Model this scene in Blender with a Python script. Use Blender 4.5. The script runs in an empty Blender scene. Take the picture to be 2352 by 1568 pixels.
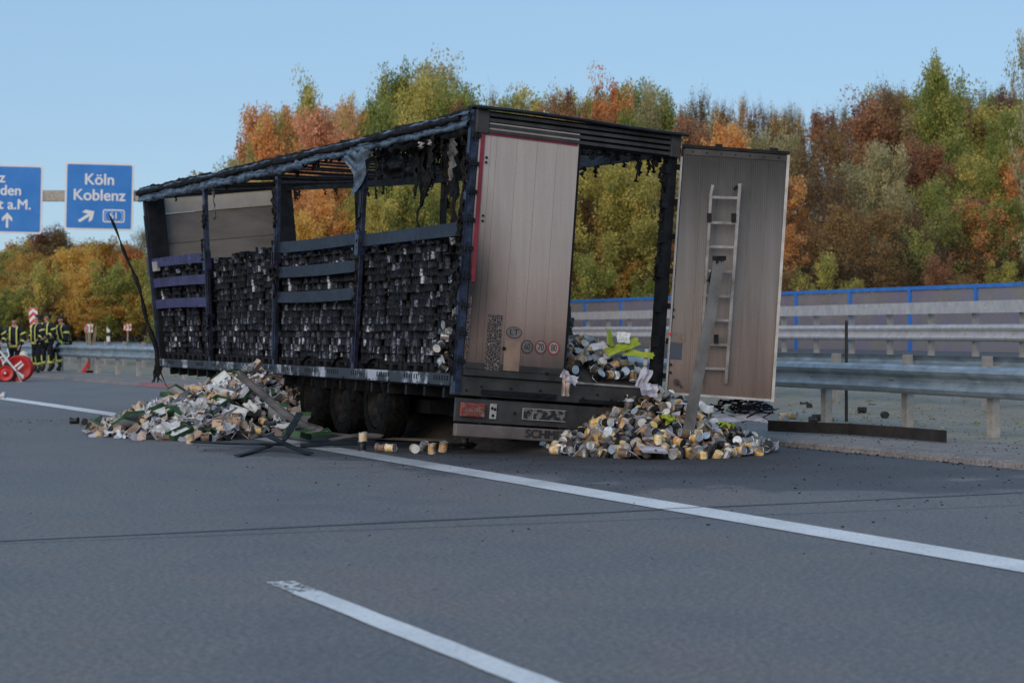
import bpy, bmesh, math, random
import numpy as np
from mathutils import Vector, Matrix, noise

# ---------------------------------------------------------------- camera, world, sun, exposure
SC = bpy.context.scene
COL = SC.collection
F = 4573.0            # focal length in pixels of a 2352 px wide frame (70 mm on 36 mm)
HC = 1.36             # camera height
HOR = 760.0
cam_d = bpy.data.cameras.new('camera'); cam = bpy.data.objects.new('camera', cam_d); COL.objects.link(cam)
cam.location = (0, 0, HC); cam.rotation_euler = (math.radians(90), 0, 0)
cam_d.sensor_width = 36; cam_d.lens = F / 2352 * 36; cam_d.shift_y = -24 / 2352
cam_d.clip_start = 0.1; cam_d.clip_end = 3000
cam_d.dof.use_dof = True; cam_d.dof.focus_distance = 21.5; cam_d.dof.aperture_fstop = 3.0
SC.camera = cam

SUN_EL, SUN_AZ = math.radians(24), math.radians(205)     # soft light from behind the camera, a little to its left
world = bpy.data.worlds.new('World'); SC.world = world; world.use_nodes = True
wn = world.node_tree.nodes; wl = world.node_tree.links
bg = wn['Background']
sky = wn.new('ShaderNodeTexSky'); sky.sky_type = 'NISHITA'; sky.sun_disc = False
sky.sun_elevation = SUN_EL; sky.sun_rotation = SUN_AZ; sky.altitude = 100
sky.air_density = 1.0; sky.dust_density = 0.3; sky.ozone_density = 3.0
veil = wn.new('ShaderNodeMix'); veil.data_type = 'RGBA'; veil.inputs[0].default_value = .66   # thin even veil of dusk cloud over the blue
veil.inputs[7].default_value = (3.4, 5.4, 7.8, 1)
wl.new(sky.outputs[0], veil.inputs[6]); wl.new(veil.outputs[2], bg.inputs[0]); bg.inputs[1].default_value = 0.1
sun_d = bpy.data.lights.new('sun', 'SUN'); sun = bpy.data.objects.new('sun', sun_d); COL.objects.link(sun)
sun_d.energy = 1.8; sun_d.angle = math.radians(55); sun_d.color = (1, .80, .60)
sdir = Vector((math.sin(SUN_AZ) * math.cos(SUN_EL), math.cos(SUN_AZ) * math.cos(SUN_EL), math.sin(SUN_EL)))
sun.rotation_euler = sdir.to_track_quat('Z', 'Y').to_euler()
SC.view_settings.view_transform = 'Standard'; SC.view_settings.look = 'None'
SC.view_settings.exposure = 0.07; SC.view_settings.gamma = 1.0; SC.view_settings.use_curve_mapping = False
SC.render.engine = 'CYCLES'
SC.cycles.max_bounces = 8; SC.cycles.transparent_max_bounces = 12; SC.cycles.use_denoising = True

random.seed(7); rnd = random.Random(11)
U = rnd.uniform
# ---------------------------------------------------------------- where things stand (metres; x right, y away, z up)
TH = math.atan(2002 / F)                       # heading of the road
DX, DY = -math.sin(TH), math.cos(TH)           # along the road
NX, NY = math.cos(TH), math.sin(TH)            # across the road, to the right
def G(px, py, h=0.0):
    Y = (HC - h) * F / (py - HOR); return Vector(((px - 1176) / F * Y, Y, h))
def P(px, py, Y):
    return Vector(((px - 1176) / F * Y, Y, HC - (py - HOR) / F * Y))
def bend(u):
    t = max(0.0, u - 16); return -0.001 * t * t if t < 80 else -6.4 - .16 * (t - 80)
def RD(u, v, z=0.0):
    v = v + bend(u); return Vector((u * DX + v * NX, u * DY + v * NY, z))
def to_uv(x, y):
    u = x * DX + y * DY; return u, x * NX + y * NY - bend(u)

# ---------------------------------------------------------------- mesh builder
class MB:
    def __init__(s): s.v = []; s.f = []; s.m = []
    def add(s, vs, fs, mat=0):
        o = len(s.v); s.v += [tuple(p) for p in vs]
        s.f += [tuple(i + o for i in f) for f in fs]; s.m += [mat] * len(fs); return s
    def box(s, x0, x1, y0, y1, z0, z1, mat=0, mtx=None):
        vs = [Vector(p) for p in ((x0,y0,z0),(x1,y0,z0),(x1,y1,z0),(x0,y1,z0),(x0,y0,z1),(x1,y0,z1),(x1,y1,z1),(x0,y1,z1))]
        if mtx: vs = [mtx @ p for p in vs]
        return s.add(vs, [(0,3,2,1),(4,5,6,7),(0,1,5,4),(1,2,6,5),(2,3,7,6),(3,0,4,7)], mat)
    def cbox(s, c, size, mat=0, mtx=None):
        return s.box(c[0]-size[0]/2, c[0]+size[0]/2, c[1]-size[1]/2, c[1]+size[1]/2, c[2]-size[2]/2, c[2]+size[2]/2, mat, mtx)
    def ybox(s, x0, x1, y0, y1, z0, z1, n, mat=0):      # box cut along y so it can follow the twist
        for k in range(n + 1):
            y = y0 + (y1 - y0) * k / n
            s.v += [(x0,y,z0),(x1,y,z0),(x1,y,z1),(x0,y,z1)]
        o = len(s.v) - 4 * (n + 1)
        for k in range(n):
            a = o + 4 * k; b = a + 4
            for i in range(4):
                j = (i + 1) % 4; s.f.append((a+i, b+i, b+j, a+j)); s.m.append(mat)
        s.f.append((o, o+1, o+2, o+3)); e = o + 4 * n; s.f.append((e, e+3, e+2, e+1)); s.m += [mat, mat]
        return s
    def tube(s, pts, r, n=8, mat=0, cap=True, flat=1.0):
        pts = [Vector(p) for p in pts]; rs = r if isinstance(r, (list, tuple)) else [r] * len(pts)
        o = len(s.v); up = None
        for i, p in enumerate(pts):
            d = (pts[min(i+1, len(pts)-1)] - pts[max(i-1, 0)])
            d = d.normalized() if d.length > 1e-9 else Vector((0,0,1))
            if up is None: up = Vector((0,0,1)) if abs(d.z) < .9 else Vector((1,0,0))
            a = d.cross(up).normalized(); b = a.cross(d).normalized(); up = b
            for k in range(n):
                t = 2 * math.pi * k / n
                s.v.append(tuple(p + a * math.cos(t) * rs[i] + b * math.sin(t) * rs[i] * flat))
        for i in range(len(pts) - 1):
            for k in range(n):
                q = o + i * n; k2 = (k + 1) % n
                s.f.append((q+k, q+k2, q+n+k2, q+n+k)); s.m.append(mat)
        if cap:
            s.f.append(tuple(o + k for k in range(n))[::-1]); s.m.append(mat)
            e = o + (len(pts)-1) * n; s.f.append(tuple(e + k for k in range(n))); s.m.append(mat)
        return s
    def lathe(s, prof, axis='z', n=16, c=(0,0,0), mat=0):    # prof: (radius, along)
        o = len(s.v); c = Vector(c)
        for r, a in prof:
            for k in range(n):
                t = 2 * math.pi * k / n; x, y = r * math.cos(t), r * math.sin(t)
                p = {'z': (x, y, a), 'x': (a, x, y), 'y': (y, a, x)}[axis]
                s.v.append(tuple(c + Vector(p)))
        ms = mat if isinstance(mat, (list, tuple)) else [mat] * (len(prof) - 1)
        for i in range(len(prof) - 1):
            for k in range(n):
                q = o + i * n; k2 = (k + 1) % n
                s.f.append((q+k, q+k2, q+n+k2, q+n+k)); s.m.append(ms[i])
        return s
    def sweep(s, prof, path, mat=0, closed=True, zs=None):  # prof: (side, z) swept along a path; side grows to the right of the path
        o = len(s.v); n = len(prof)
        for i, p in enumerate(path):
            d = path[min(i+1, len(path)-1)] - path[max(i-1, 0)]; d.z = 0; d.normalize()
            side = Vector((d.y, -d.x, 0))
            for a, z in prof: s.v.append(tuple(p + side * a + Vector((0,0,z))))
        for i in range(len(path) - 1):
            for k in range(n if closed else n - 1):
                q = o + i * n; k2 = (k + 1) % n
                s.f.append((q+k, q+n+k, q+n+k2, q+k2)); s.m.append(mat)
        if closed:
            s.f.append(tuple(o + k for k in range(n))); s.m.append(mat)
            e = o + (len(path)-1) * n; s.f.append(tuple(e + k for k in range(n))[::-1]); s.m.append(mat)
        return s
    def grid(s, fn, nu, nv, mat=0):
        o = len(s.v)
        for i in range(nu + 1):
            for j in range(nv + 1): s.v.append(tuple(fn(i / nu, j / nv)))
        for i in range(nu):
            for j in range(nv):
                a = o + i * (nv + 1) + j; s.f.append((a, a + nv + 1, a + nv + 2, a + 1)); s.m.append(mat)
        return s
    def mesh(s, name, mats, smooth=False, fn=None):
        vs = [tuple(fn(Vector(p))) for p in s.v] if fn else s.v
        me = bpy.data.meshes.new(name); me.from_pydata(vs, [], s.f)
        for m in (mats if isinstance(mats, (list, tuple)) else [mats]): me.materials.append(m)
        if any(s.m): me.polygons.foreach_set('material_index', s.m)
        if smooth: me.polygons.foreach_set('use_smooth', [True] * len(s.f))
        me.update(); return me
    def build(s, name, mats, parent=None, smooth=False, fn=None, loc=None, solid=0, bevel=0, **tags):
        o = bpy.data.objects.new(name, s.mesh(name, mats, smooth, fn)); COL.objects.link(o)
        if parent: o.parent = parent
        if loc is not None: o.location = loc
        if solid:
            m = o.modifiers.new('solid', 'SOLIDIFY'); m.thickness = solid; m.offset = 0
        if bevel:
            m = o.modifiers.new('bevel', 'BEVEL'); m.width = bevel; m.segments = 2; m.limit_method = 'ANGLE'
        return tag(o, **tags)

def tag(o, label=None, cat=None, group=None, kind=None):
    if label: o['label'] = label
    if cat: o['category'] = cat
    if group: o['group'] = group
    if kind: o['kind'] = kind
    return o
def empty(name, loc=(0,0,0), rz=0, **tags):
    o = bpy.data.objects.new(name, None); COL.objects.link(o); o.location = loc; o.rotation_euler = (0,0,rz)
    o.empty_display_size = .2
    return tag(o, **tags)
def inst(name, me, loc, rot=(0,0,0), sc=(1,1,1), parent=None, **tags):
    o = bpy.data.objects.new(name, me); COL.objects.link(o); o.location = loc; o.rotation_euler = rot; o.scale = sc
    if parent: o.parent = parent
    return tag(o, **tags)
def lerp(a, b, t): return a + (b - a) * t
def interp(x, tab):
    if x <= tab[0][0]: return tab[0][1]
    for (a, fa), (b, fb) in zip(tab, tab[1:]):
        if x <= b: return fa + (fb - fa) * (x - a) / (b - a)
    return tab[-1][1]

# ---------------------------------------------------------------- materials
def nmat(name):
    m = bpy.data.materials.new(name); m.use_nodes = True
    nt = m.node_tree; return m, nt.nodes, nt.links, nt.nodes['Principled BSDF']
def noise_node(n, l, scale, detail=4, rough=.6, coord=None, sc3=None, dist=0):
    t = n.new('ShaderNodeTexNoise'); t.inputs['Scale'].default_value = scale
    t.inputs['Detail'].default_value = detail; t.inputs['Roughness'].default_value = rough; t.inputs['Distortion'].default_value = dist
    c = coord
    if c is None: c = n.new('ShaderNodeTexCoord').outputs['Object']
    if sc3:
        mp = n.new('ShaderNodeMapping'); mp.inputs['Scale'].default_value = sc3; l.new(c, mp.inputs[0]); c = mp.outputs[0]
    l.new(c, t.inputs[0]); return t.outputs[0]
def ramp(n, l, fac, stops, interp='LINEAR'):
    r = n.new('ShaderNodeValToRGB'); e = r.color_ramp.elements; r.color_ramp.interpolation = interp
    while len(e) < len(stops): e.new(.5)
    for el, (p, c) in zip(e, stops):
        el.position = p; el.color = (*c, 1) if len(c) == 3 else c
    l.new(fac, r.inputs[0]); return r.outputs[0]
def mix(n, l, fac, a, b, mode='MIX'):
    m = n.new('ShaderNodeMix'); m.data_type = 'RGBA'; m.blend_type = mode
    for sock, v in ((m.inputs[0], fac), (m.inputs[6], a), (m.inputs[7], b)):
        if isinstance(v, (int, float)): sock.default_value = v
        elif isinstance(v, tuple): sock.default_value = (*v, 1)
        else: l.new(v, sock)
    return m.outputs[2]
def mathn(n, l, op, a, b=None, clamp=False):
    m = n.new('ShaderNodeMath'); m.operation = op; m.use_clamp = clamp
    for i, v in enumerate((a, b)):
        if v is None: continue
        if isinstance(v, (int, float)): m.inputs[i].default_value = v
        else: l.new(v, m.inputs[i])
    return m.outputs[0]
def bump(n, l, bs, h, strength=.3, dist=.01):
    b = n.new('ShaderNodeBump'); b.inputs['Strength'].default_value = strength; b.inputs['Distance'].default_value = dist
    l.new(h, b.inputs['Height']); l.new(b.outputs[0], bs.inputs['Normal'])
def simple(name, col, rough=.6, metal=0, col2=None, scale=8, sc3=None, bstr=.2, bscale=40, lo=.35, hi=.65, spec=.5):
    m, n, l, b = nmat(name)
    co = n.new('ShaderNodeTexCoord').outputs['Object']
    f = noise_node(n, l, scale, coord=co, sc3=sc3)
    c2 = col2 or tuple(c * .7 for c in col)
    l.new(ramp(n, l, f, [(lo, col), (hi, c2)]), b.inputs['Base Color'])
    rr = ramp(n, l, f, [(.3, (rough*.8,)*3), (.7, (min(1, rough*1.2),)*3)]); l.new(rr, b.inputs['Roughness'])
    b.inputs['Metallic'].default_value = metal; b.inputs['Specular IOR Level'].default_value = spec
    if bstr: bump(n, l, b, noise_node(n, l, bscale, coord=co), bstr)
    return m

MT = {}
MT['galv'] = simple('galvanised_steel', (.56,.55,.57), .45, .2, (.42,.41,.43), 5, bscale=30, bstr=.12)
MT['galv_blue'] = simple('weathered_galvanised_steel', (.34,.41,.46), .40, .35, (.20,.25,.29), 3, sc3=(1,1,3), bscale=12, bstr=.15)
MT['post'] = simple('post_steel', (.42,.39,.36), .6, .1, (.28,.26,.24), 9)
MT['char'] = simple('charred_black', (.016,.016,.018), .75, 0, (.006,.006,.007), 14, bstr=.7, bscale=25, spec=.2)
MT['charmetal'] = simple('sooty_steel', (.05,.058,.07), .5, .5, (.018,.02,.025), 7, bstr=.3, bscale=30)
MT['tyre'] = simple('burnt_tyre', (.010,.010,.010), .95, 0, (.003,.003,.003), 20, bstr=1, bscale=30, spec=.08)
MT['rim'] = simple('burnt_rim', (.018,.017,.017), .8, .1, (.005,.005,.005), 9, bstr=.4, spec=.15)
MT['white'] = simple('white_paint', (.75,.75,.75), .5, 0, (.62,.62,.62), 4, bstr=.05)
MT['red'] = simple('red_paint', (.55,.015,.015), .35, 0, (.42,.01,.01), 5, bstr=.05)
MT['redmark'] = simple('red_retroreflective', (.62,.03,.03), .4, 0, (.5,.02,.02), 5, bstr=.05)
MT['rubber'] = simple('black_rubber', (.02,.02,.02), .8, 0, (.03,.03,.03), 10)
MT['bluepaint'] = simple('blue_paint', (.04,.20,.62), .4, 0, (.03,.15,.5), 4, bstr=.05)
MT['signblue'] = simple('blue_sign_sheet', (.0,.19,.62), .45, 0, (.0,.17,.57), 1, bstr=.0)
MT['signwhite'] = simple('white_sign_sheet', (.75,.77,.8), .45, 0, (.7,.72,.76), 2, bstr=.0)
MT['wood'] = simple('grey_wood', (.30,.22,.13), .7, 0, (.2,.14,.09), 12, sc3=(1,1,.1))
MT['skin'] = simple('skin', (.5,.27,.19), .55, 0, (.42,.22,.16), 10, bstr=0)
MT['hair'] = simple('hair', (.03,.02,.014), .7, 0, (.015,.01,.008), 30)
MT['turnout'] = simple('turnout_cloth', (.009,.012,.03), .85, 0, (.005,.007,.016), 9, bstr=.5, bscale=14)
MT['trouser'] = simple('trouser_cloth', (.012,.014,.022), .85, 0, (.006,.007,.011), 9, bstr=.5, bscale=14)
MT['hivis'] = simple('hi_vis_tape', (.70,.72,.16), .5, 0, (.52,.55,.12), 12, bstr=0)
MT['boot'] = simple('boot_leather', (.010,.010,.010), .6, 0, (.016,.015,.014), 10)
MT['helmet'] = simple('helmet_shell', (.62,.66,.55), .4, 0, (.55,.58,.5), 4, bstr=0)
MT['ladder'] = simple('sooty_aluminium', (.34,.32,.31), .5, .2, (.15,.14,.135), 5, bstr=.1)
MT['beamplate'] = simple('scorched_aluminium_plank', (.14,.132,.125), .55, .15, (.055,.052,.05), 3, sc3=(1,1,.6), bstr=.2)
MT['brownstrip'] = simple('scorched_brown_strip', (.15,.13,.12), .6, .1, (.05,.045,.042), 4, bstr=.3)
MT['poled'] = simple('sooty_brown_pole', (.042,.036,.033), .6, .1, (.018,.016,.015), 6, bstr=.2)
MT['barkp'] = simple('bark', (.13,.11,.09), .9, 0, (.06,.05,.04), 6, bstr=.5)

def asphalt():
    m, n, l, b = nmat('asphalt')
    co = n.new('ShaderNodeTexCoord').outputs['Object']
    big = noise_node(n, l, .22, 3, .55, co, (1, .45, 1))
    c1 = ramp(n, l, big, [(.3, (.150,.150,.157)), (.52, (.186,.178,.175)), (.72, (.165,.163,.173))])
    mid = noise_node(n, l, 2.2, 4, .6, co)
    c1 = mix(n, l, .35, c1, ramp(n, l, mid, [(.35, (.11,.113,.122)), (.65, (.18,.176,.178))]))
    fine = noise_node(n, l, 260, 2, .8, co)
    c2 = mix(n, l, 1.0, c1, ramp(n, l, fine, [(.3, (.45,.45,.46)), (.5, (1,1,1)), (.72, (1.75,1.72,1.7))]), 'MULTIPLY')
    f3 = noise_node(n, l, 28, 3, .8, co)
    c2 = mix(n, l, 1.0, c2, ramp(n, l, f3, [(.3, (.55,.55,.56)), (.5, (1,1,1)), (.7, (1.6,1.57,1.55))]), 'MULTIPLY')
    pat = noise_node(n, l, .9, 4, .6, co, (1, .5, 1)); c2 = mix(n, l, 1.0, c2, ramp(n, l, pat, [(.35, (.90,.92,.97)), (.5, (1,1,1)), (.65, (1.08,1.02,.98))]), 'MULTIPLY')
    f2 = noise_node(n, l, 75, 2, .7, co)
    c2 = mix(n, l, 1.0, c2, ramp(n, l, f2, [(.3, (.72,.72,.73)), (.7, (1.3,1.3,1.3))]), 'MULTIPLY')
    # soot, fuel and extinguishing-water stain round the burnt trailer (trailer stands about u 22..36, v 8.2..10.8)
    sp = n.new('ShaderNodeSeparateXYZ'); l.new(co, sp.inputs[0])
    def dist(cx, cy, ru, rv):
        a = mathn(n, l, 'DIVIDE', mathn(n, l, 'SUBTRACT', sp.outputs[0], cx), rv)
        c = mathn(n, l, 'DIVIDE', mathn(n, l, 'SUBTRACT', sp.outputs[1], cy), ru)
        return mathn(n, l, 'SQRT', mathn(n, l, 'ADD', mathn(n, l, 'MULTIPLY', a, a), mathn(n, l, 'MULTIPLY', c, c)))
    wob = noise_node(n, l, .55, 5, .6, co)
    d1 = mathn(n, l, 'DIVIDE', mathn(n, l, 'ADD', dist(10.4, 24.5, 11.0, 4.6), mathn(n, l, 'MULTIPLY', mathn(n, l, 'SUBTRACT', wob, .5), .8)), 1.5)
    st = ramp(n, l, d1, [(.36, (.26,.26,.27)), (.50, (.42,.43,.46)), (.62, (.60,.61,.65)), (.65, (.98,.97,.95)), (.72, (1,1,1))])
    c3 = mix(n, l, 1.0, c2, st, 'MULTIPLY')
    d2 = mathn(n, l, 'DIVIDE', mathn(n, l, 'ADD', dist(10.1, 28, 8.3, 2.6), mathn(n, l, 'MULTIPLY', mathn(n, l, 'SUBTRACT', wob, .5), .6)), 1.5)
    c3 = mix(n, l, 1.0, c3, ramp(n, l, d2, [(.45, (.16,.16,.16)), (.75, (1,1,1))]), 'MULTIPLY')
    sk = noise_node(n, l, 7, 5, .75, co, (1, .3, 1))
    c3 = mix(n, l, 1.0, c3, ramp(n, l, sk, [(.28, (.55,.55,.57)), (.36, (1,1,1))]), 'MULTIPLY')
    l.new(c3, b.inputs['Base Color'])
    l.new(ramp(n, l, mid, [(.3, (.62,.62,.62)), (.7, (.8,.8,.8))]), b.inputs['Roughness'])
    b.inputs['Specular IOR Level'].default_value = .35
    bump(n, l, b, mathn(n, l, 'ADD', fine, f2), .45, .006)
    return m
MT['asphalt'] = asphalt()
def roadpaint(worn=False):
    m, n, l, b = nmat('road_paint_worn' if worn else 'road_paint')
    co = n.new('ShaderNodeTexCoord').outputs['Object']
    f = noise_node(n, l, 34, 4, .75, co); f2 = noise_node(n, l, 1.2, 4, .7, co)
    c = ramp(n, l, f2, [(.35, (.68,.68,.68)), (.6, (.82,.82,.82))])
    c = mix(n, l, 1, c, ramp(n, l, f, [(.30, (.45,.45,.46)), (.46, (1,1,1))]), 'MULTIPLY')
    # soot where the line passes the burnt trailer
    sp = n.new('ShaderNodeSeparateXYZ'); l.new(co, sp.inputs[0])
    a_ = mathn(n, l, 'ABSOLUTE', mathn(n, l, 'SUBTRACT', sp.outputs[1], 24.5)); a_ = mathn(n, l, 'ADD', mathn(n, l, 'DIVIDE', a_, 14.0), mathn(n, l, 'MULTIPLY', mathn(n, l, 'SUBTRACT', noise_node(n, l, 1.4, 5, .7, co), .5), .5))
    c = mix(n, l, 1, c, ramp(n, l, a_, [(.30, (.40,.40,.40)), (.48, (.68,.68,.69)), (.66, (.92,.92,.92)), (.8, (1,1,1))]), 'MULTIPLY')
    l.new(c, b.inputs['Base Color']); b.inputs['Roughness'].default_value = .7
    # chips where the paint has worn through to the road
    s = noise_node(n, l, 22, 5, .8, co)
    al = ramp(n, l, s, [(.33 if not worn else .48, (0,0,0)), (.37 if not worn else .52, (1,1,1))])
    l.new(al, b.inputs['Alpha'])
    bump(n, l, b, f, .3, .004); return m
MT['paint'] = roadpaint()
def ground(name, c1, c2, c3, s1=1.5, s2=60, yellow=None, bs=.35):
    m, n, l, b = nmat(name); co = n.new('ShaderNodeTexCoord').outputs['Object']
    a = ramp(n, l, noise_node(n, l, s1, 5, .65, co), [(.35, c1), (.65, c2)])
    f = noise_node(n, l, s2, 3, .8, co)
    a = mix(n, l, 1, a, ramp(n, l, f, [(.3, (.4,.4,.4)), (.5, (1,1,1)), (.7, (1.7,1.7,1.7))]), 'MULTIPLY')
    a = mix(n, l, ramp(n, l, noise_node(n, l, 9, 5, .7, co), [(.55, (0,0,0)), (.7, (1,1,1))]), a, c3)
    if yellow: a = mix(n, l, ramp(n, l, noise_node(n, l, 3, 6, .8, co), [(.56, (0,0,0)), (.66, (.8,.8,.8))]), a, yellow)
    l.new(a, b.inputs['Base Color']); b.inputs['Roughness'].default_value = .9
    bump(n, l, b, f, bs, .02); return m
MT['island'] = ground('island_concrete', (.20,.182,.17), (.26,.24,.225), (.12,.11,.105))
MT['gravel'] = ground('median_gravel', (.31,.285,.235), (.24,.225,.185), (.14,.13,.105), yellow=(.36,.31,.13))
MT['verge'] = ground('verge_soil', (.10,.11,.04), (.13,.12,.06), (.07,.06,.03), .8, 20)
MT['kerb'] = ground('kerb_concrete', (.17,.155,.15), (.23,.21,.20), (.10,.09,.09), 1.2, 40)
MT['kerblit'] = ground('red_light_tinted_kerb', (.30,.13,.13), (.22,.12,.12), (.12,.09,.09), 1.2, 40)  # red emergency light painted into the concrete colour
MT['asphalt2'] = ground('far_asphalt', (.10,.10,.11), (.13,.13,.14), (.09,.09,.10), .5, 90)

# ---------------------------------------------------------------- ground and road (local frame: x across the road, y along it)
FR = empty('temp'); bpy.data.objects.remove(FR)
def strip(name, mat, us, vfun, label=None, kind='structure', parent=None):
    """sheet following the road; vfun(u) -> list of (v, z)"""
    mb = MB(); rows = []
    for u in us:
        row = [(v + bend(u), u, z) for v, z in vfun(u)]; rows.append(row)
    n = len(rows[0]); o = 0
    for r in rows: mb.v += r
    for i in range(len(rows) - 1):
        for k in range(n - 1):
            a = i * n + k; mb.f.append((a, a + 1, a + n + 1, a + n)); mb.m.append(0)
    ob = mb.build(name, mat, smooth=False, kind=kind); ob.rotation_euler = (0,0,TH)
    if label: ob['label'] = label
    return ob
us = [-40] + list(range(-10, 100, 3)) + [130, 200, 400, 900]
KV = 12.4
strip('ground', MT['verge'], [-900, -60, 0, 100, 300, 1500], lambda u: [(-1500, -.6), (-60, -.25), (-26, -.05), (12, -.05), (13, -.05), (60, -.05), (1500, -.05)])
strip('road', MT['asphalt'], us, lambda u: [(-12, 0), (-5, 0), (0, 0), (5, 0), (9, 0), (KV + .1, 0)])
def islz(v): return interp(v, [(12.55, .07), (13.2, .09), (17.2, .10), (19.5, .30), (25.0, .78), (27, .80), (33.5, .80), (40, 1.2), (60, 3.2), (90, 6.0), (300, 9)])
strip('kerb', MT['kerb'], us, lambda u: [(KV, -.04), (KV + .02, .05), (KV + .09, .078), (KV + .35, .082), (KV + .36, .0)])
strip('island', MT['island'], us, lambda u: [(v, islz(v)) for v in (KV + .3, 13.2, 14.2)])
strip('median', MT['gravel'], us, lambda u: [(v, islz(v)) for v in (14.2, 15.5, 17.2, 18.3, 19.5, 21)])
strip('far_verge', MT['verge'], us, lambda u: [(v, islz(v)) for v in (21, 23, 25.0, 26, 27)])
strip('far_road', MT['asphalt2'], us, lambda u: [(v, islz(v)) for v in (27, 30, 33.5)])
strip('hillside', MT['verge'], us, lambda u: [(v, islz(v)) for v in (33.5, 36, 40, 50, 60, 75, 90, 300)])
def marking(name, v, w, u0, u1, label, n=40, rag=0, mat='paint'):
    mb = MB(); r = random.Random(5)
    for k in range(n + 1):
        u = lerp(u0, u1, k / n)
        mb.v += [(v - w/2 + bend(u) + r.uniform(-1,1)*.004, u, .006), (v + w/2 + bend(u) + r.uniform(-1,1)*.004, u, .006)]
    for k in range(n): mb.f.append((2*k, 2*k+1, 2*k+3, 2*k+2)); mb.m.append(0)
    o = mb.build(name, MT[mat], kind='structure'); o.rotation_euler = (0,0,TH); o['label'] = label; return o
marking('edge_line', 7.31, .37, -5, 90, 'solid white edge line running under the rubble', 160)
g1 = G(636, 1338); ue, ve = to_uv(g1.x, g1.y)
marking('lane_line', 3.17, .16, -4, ue - .45, 'white dash between the lanes in front of the trailer', 60)
marking('lane_line_end', 3.17, .15, ue - .45, ue + .02, 'ragged worn end of the lane dash', 10, mat='paint').data.materials[0] = roadpaint(True)
for k in range(1, 6): marking('lane_line', 3.17, .15, ue + 12 * k, ue + 12 * k + 6, 'further white dash of the lane marking', 20)
# sealed transverse joints
MT['seal'] = simple('joint_sealant', (.03,.03,.034), .45, 0, (.05,.05,.055), 6)
MT['jointsteel'] = simple('joint_steel', (.13,.14,.16), .35, .7, (.07,.075,.08), 6)
def joint(p0, p1, w, name='road_joint', three=True):
    a = G(*p0); b = G(*p1); d = (b - a).normalized(); s = Vector((-d.y, d.x, 0)); mb = MB()
    a = a - d * 4; b = b + d * 3; N = 50
    for lo, hi, z, m in (((-w/2, -w*.2, .004, 0), (-w*.2, w*.2, .009, 1), (w*.2, w/2, .004, 0)) if three else ((-w/2, w/2, .004, 0),)):
        o = len(mb.v)
        for k in range(N + 1):
            q = a.lerp(b, k / N) + s * (noise.noise(Vector((k * .33, w * 90, 0))) * .012)
            mb.v += [tuple(q + s * lo + Vector((0,0,z))), tuple(q + s * hi + Vector((0,0,z)))]
        for k in range(N): mb.f.append((o+2*k, o+2*k+1, o+2*k+3, o+2*k+2)); mb.m.append(m)
    mb.build(name, [MT['seal'], MT['jointsteel']], kind='structure')
joint((0, 1243), (2352, 1131), .055)
joint((1100, 1207), (2352, 1160), .014, three=False)

# ---------------------------------------------------------------- crash barriers
WB = [(0.0,.0),(.055,-.03),(.08,-.075),(.065,-.115),(.012,-.16),(.012,-.21),(.065,-.255),(.08,-.295),(.055,-.34),(.0,-.37)]
def wprof(flip=1, hs=1.0):
    out = [(a * flip, z * hs) for a, z in WB]; inn = [((a - .008) * flip, z * hs) for a, z in WB][::-1]
    return out + inn
def smooth_path(ctrl, step):
    """Catmull-Rom through points, resampled"""
    pts = []
    c = [ctrl[0] * 2 - ctrl[1]] + ctrl + [ctrl[-1] * 2 - ctrl[-2]]
    for i in range(1, len(c) - 2):
        for k in range(24):
            t = k / 24; a, b, d, e = c[i-1], c[i], c[i+1], c[i+2]
            pts.append(.5 * ((2*b) + (d-a)*t + (2*a-5*b+4*d-e)*t*t + (3*b-a-3*d+e)*t**3))
    pts.append(c[-2]); out = [pts[0].copy()]; acc = 0
    for a, b in zip(pts, pts[1:]):
        L = (b - a).length; pos = 0
        while acc + (L - pos) >= step:
            pos += step - acc; acc = 0; out.append(a.lerp(b, pos / L))
        acc += L - pos
    return out
def cpost(mb, p, d, z0, z1, w=.13, dep=.10):
    """C-section post, open side back"""
    a = math.atan2(d.y, d.x); m = Matrix.Translation(p) @ Matrix.Rotation(a, 4, 'Z')
    mb.box(-w/2, w/2, -.004, .004, z0, z1, 0, m); mb.box(-w/2, -w/2+.008, -dep, -.004, z0, z1, 0, m); mb.box(w/2-.008, w/2, -dep, -.004, z0, z1, 0, m)
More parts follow.
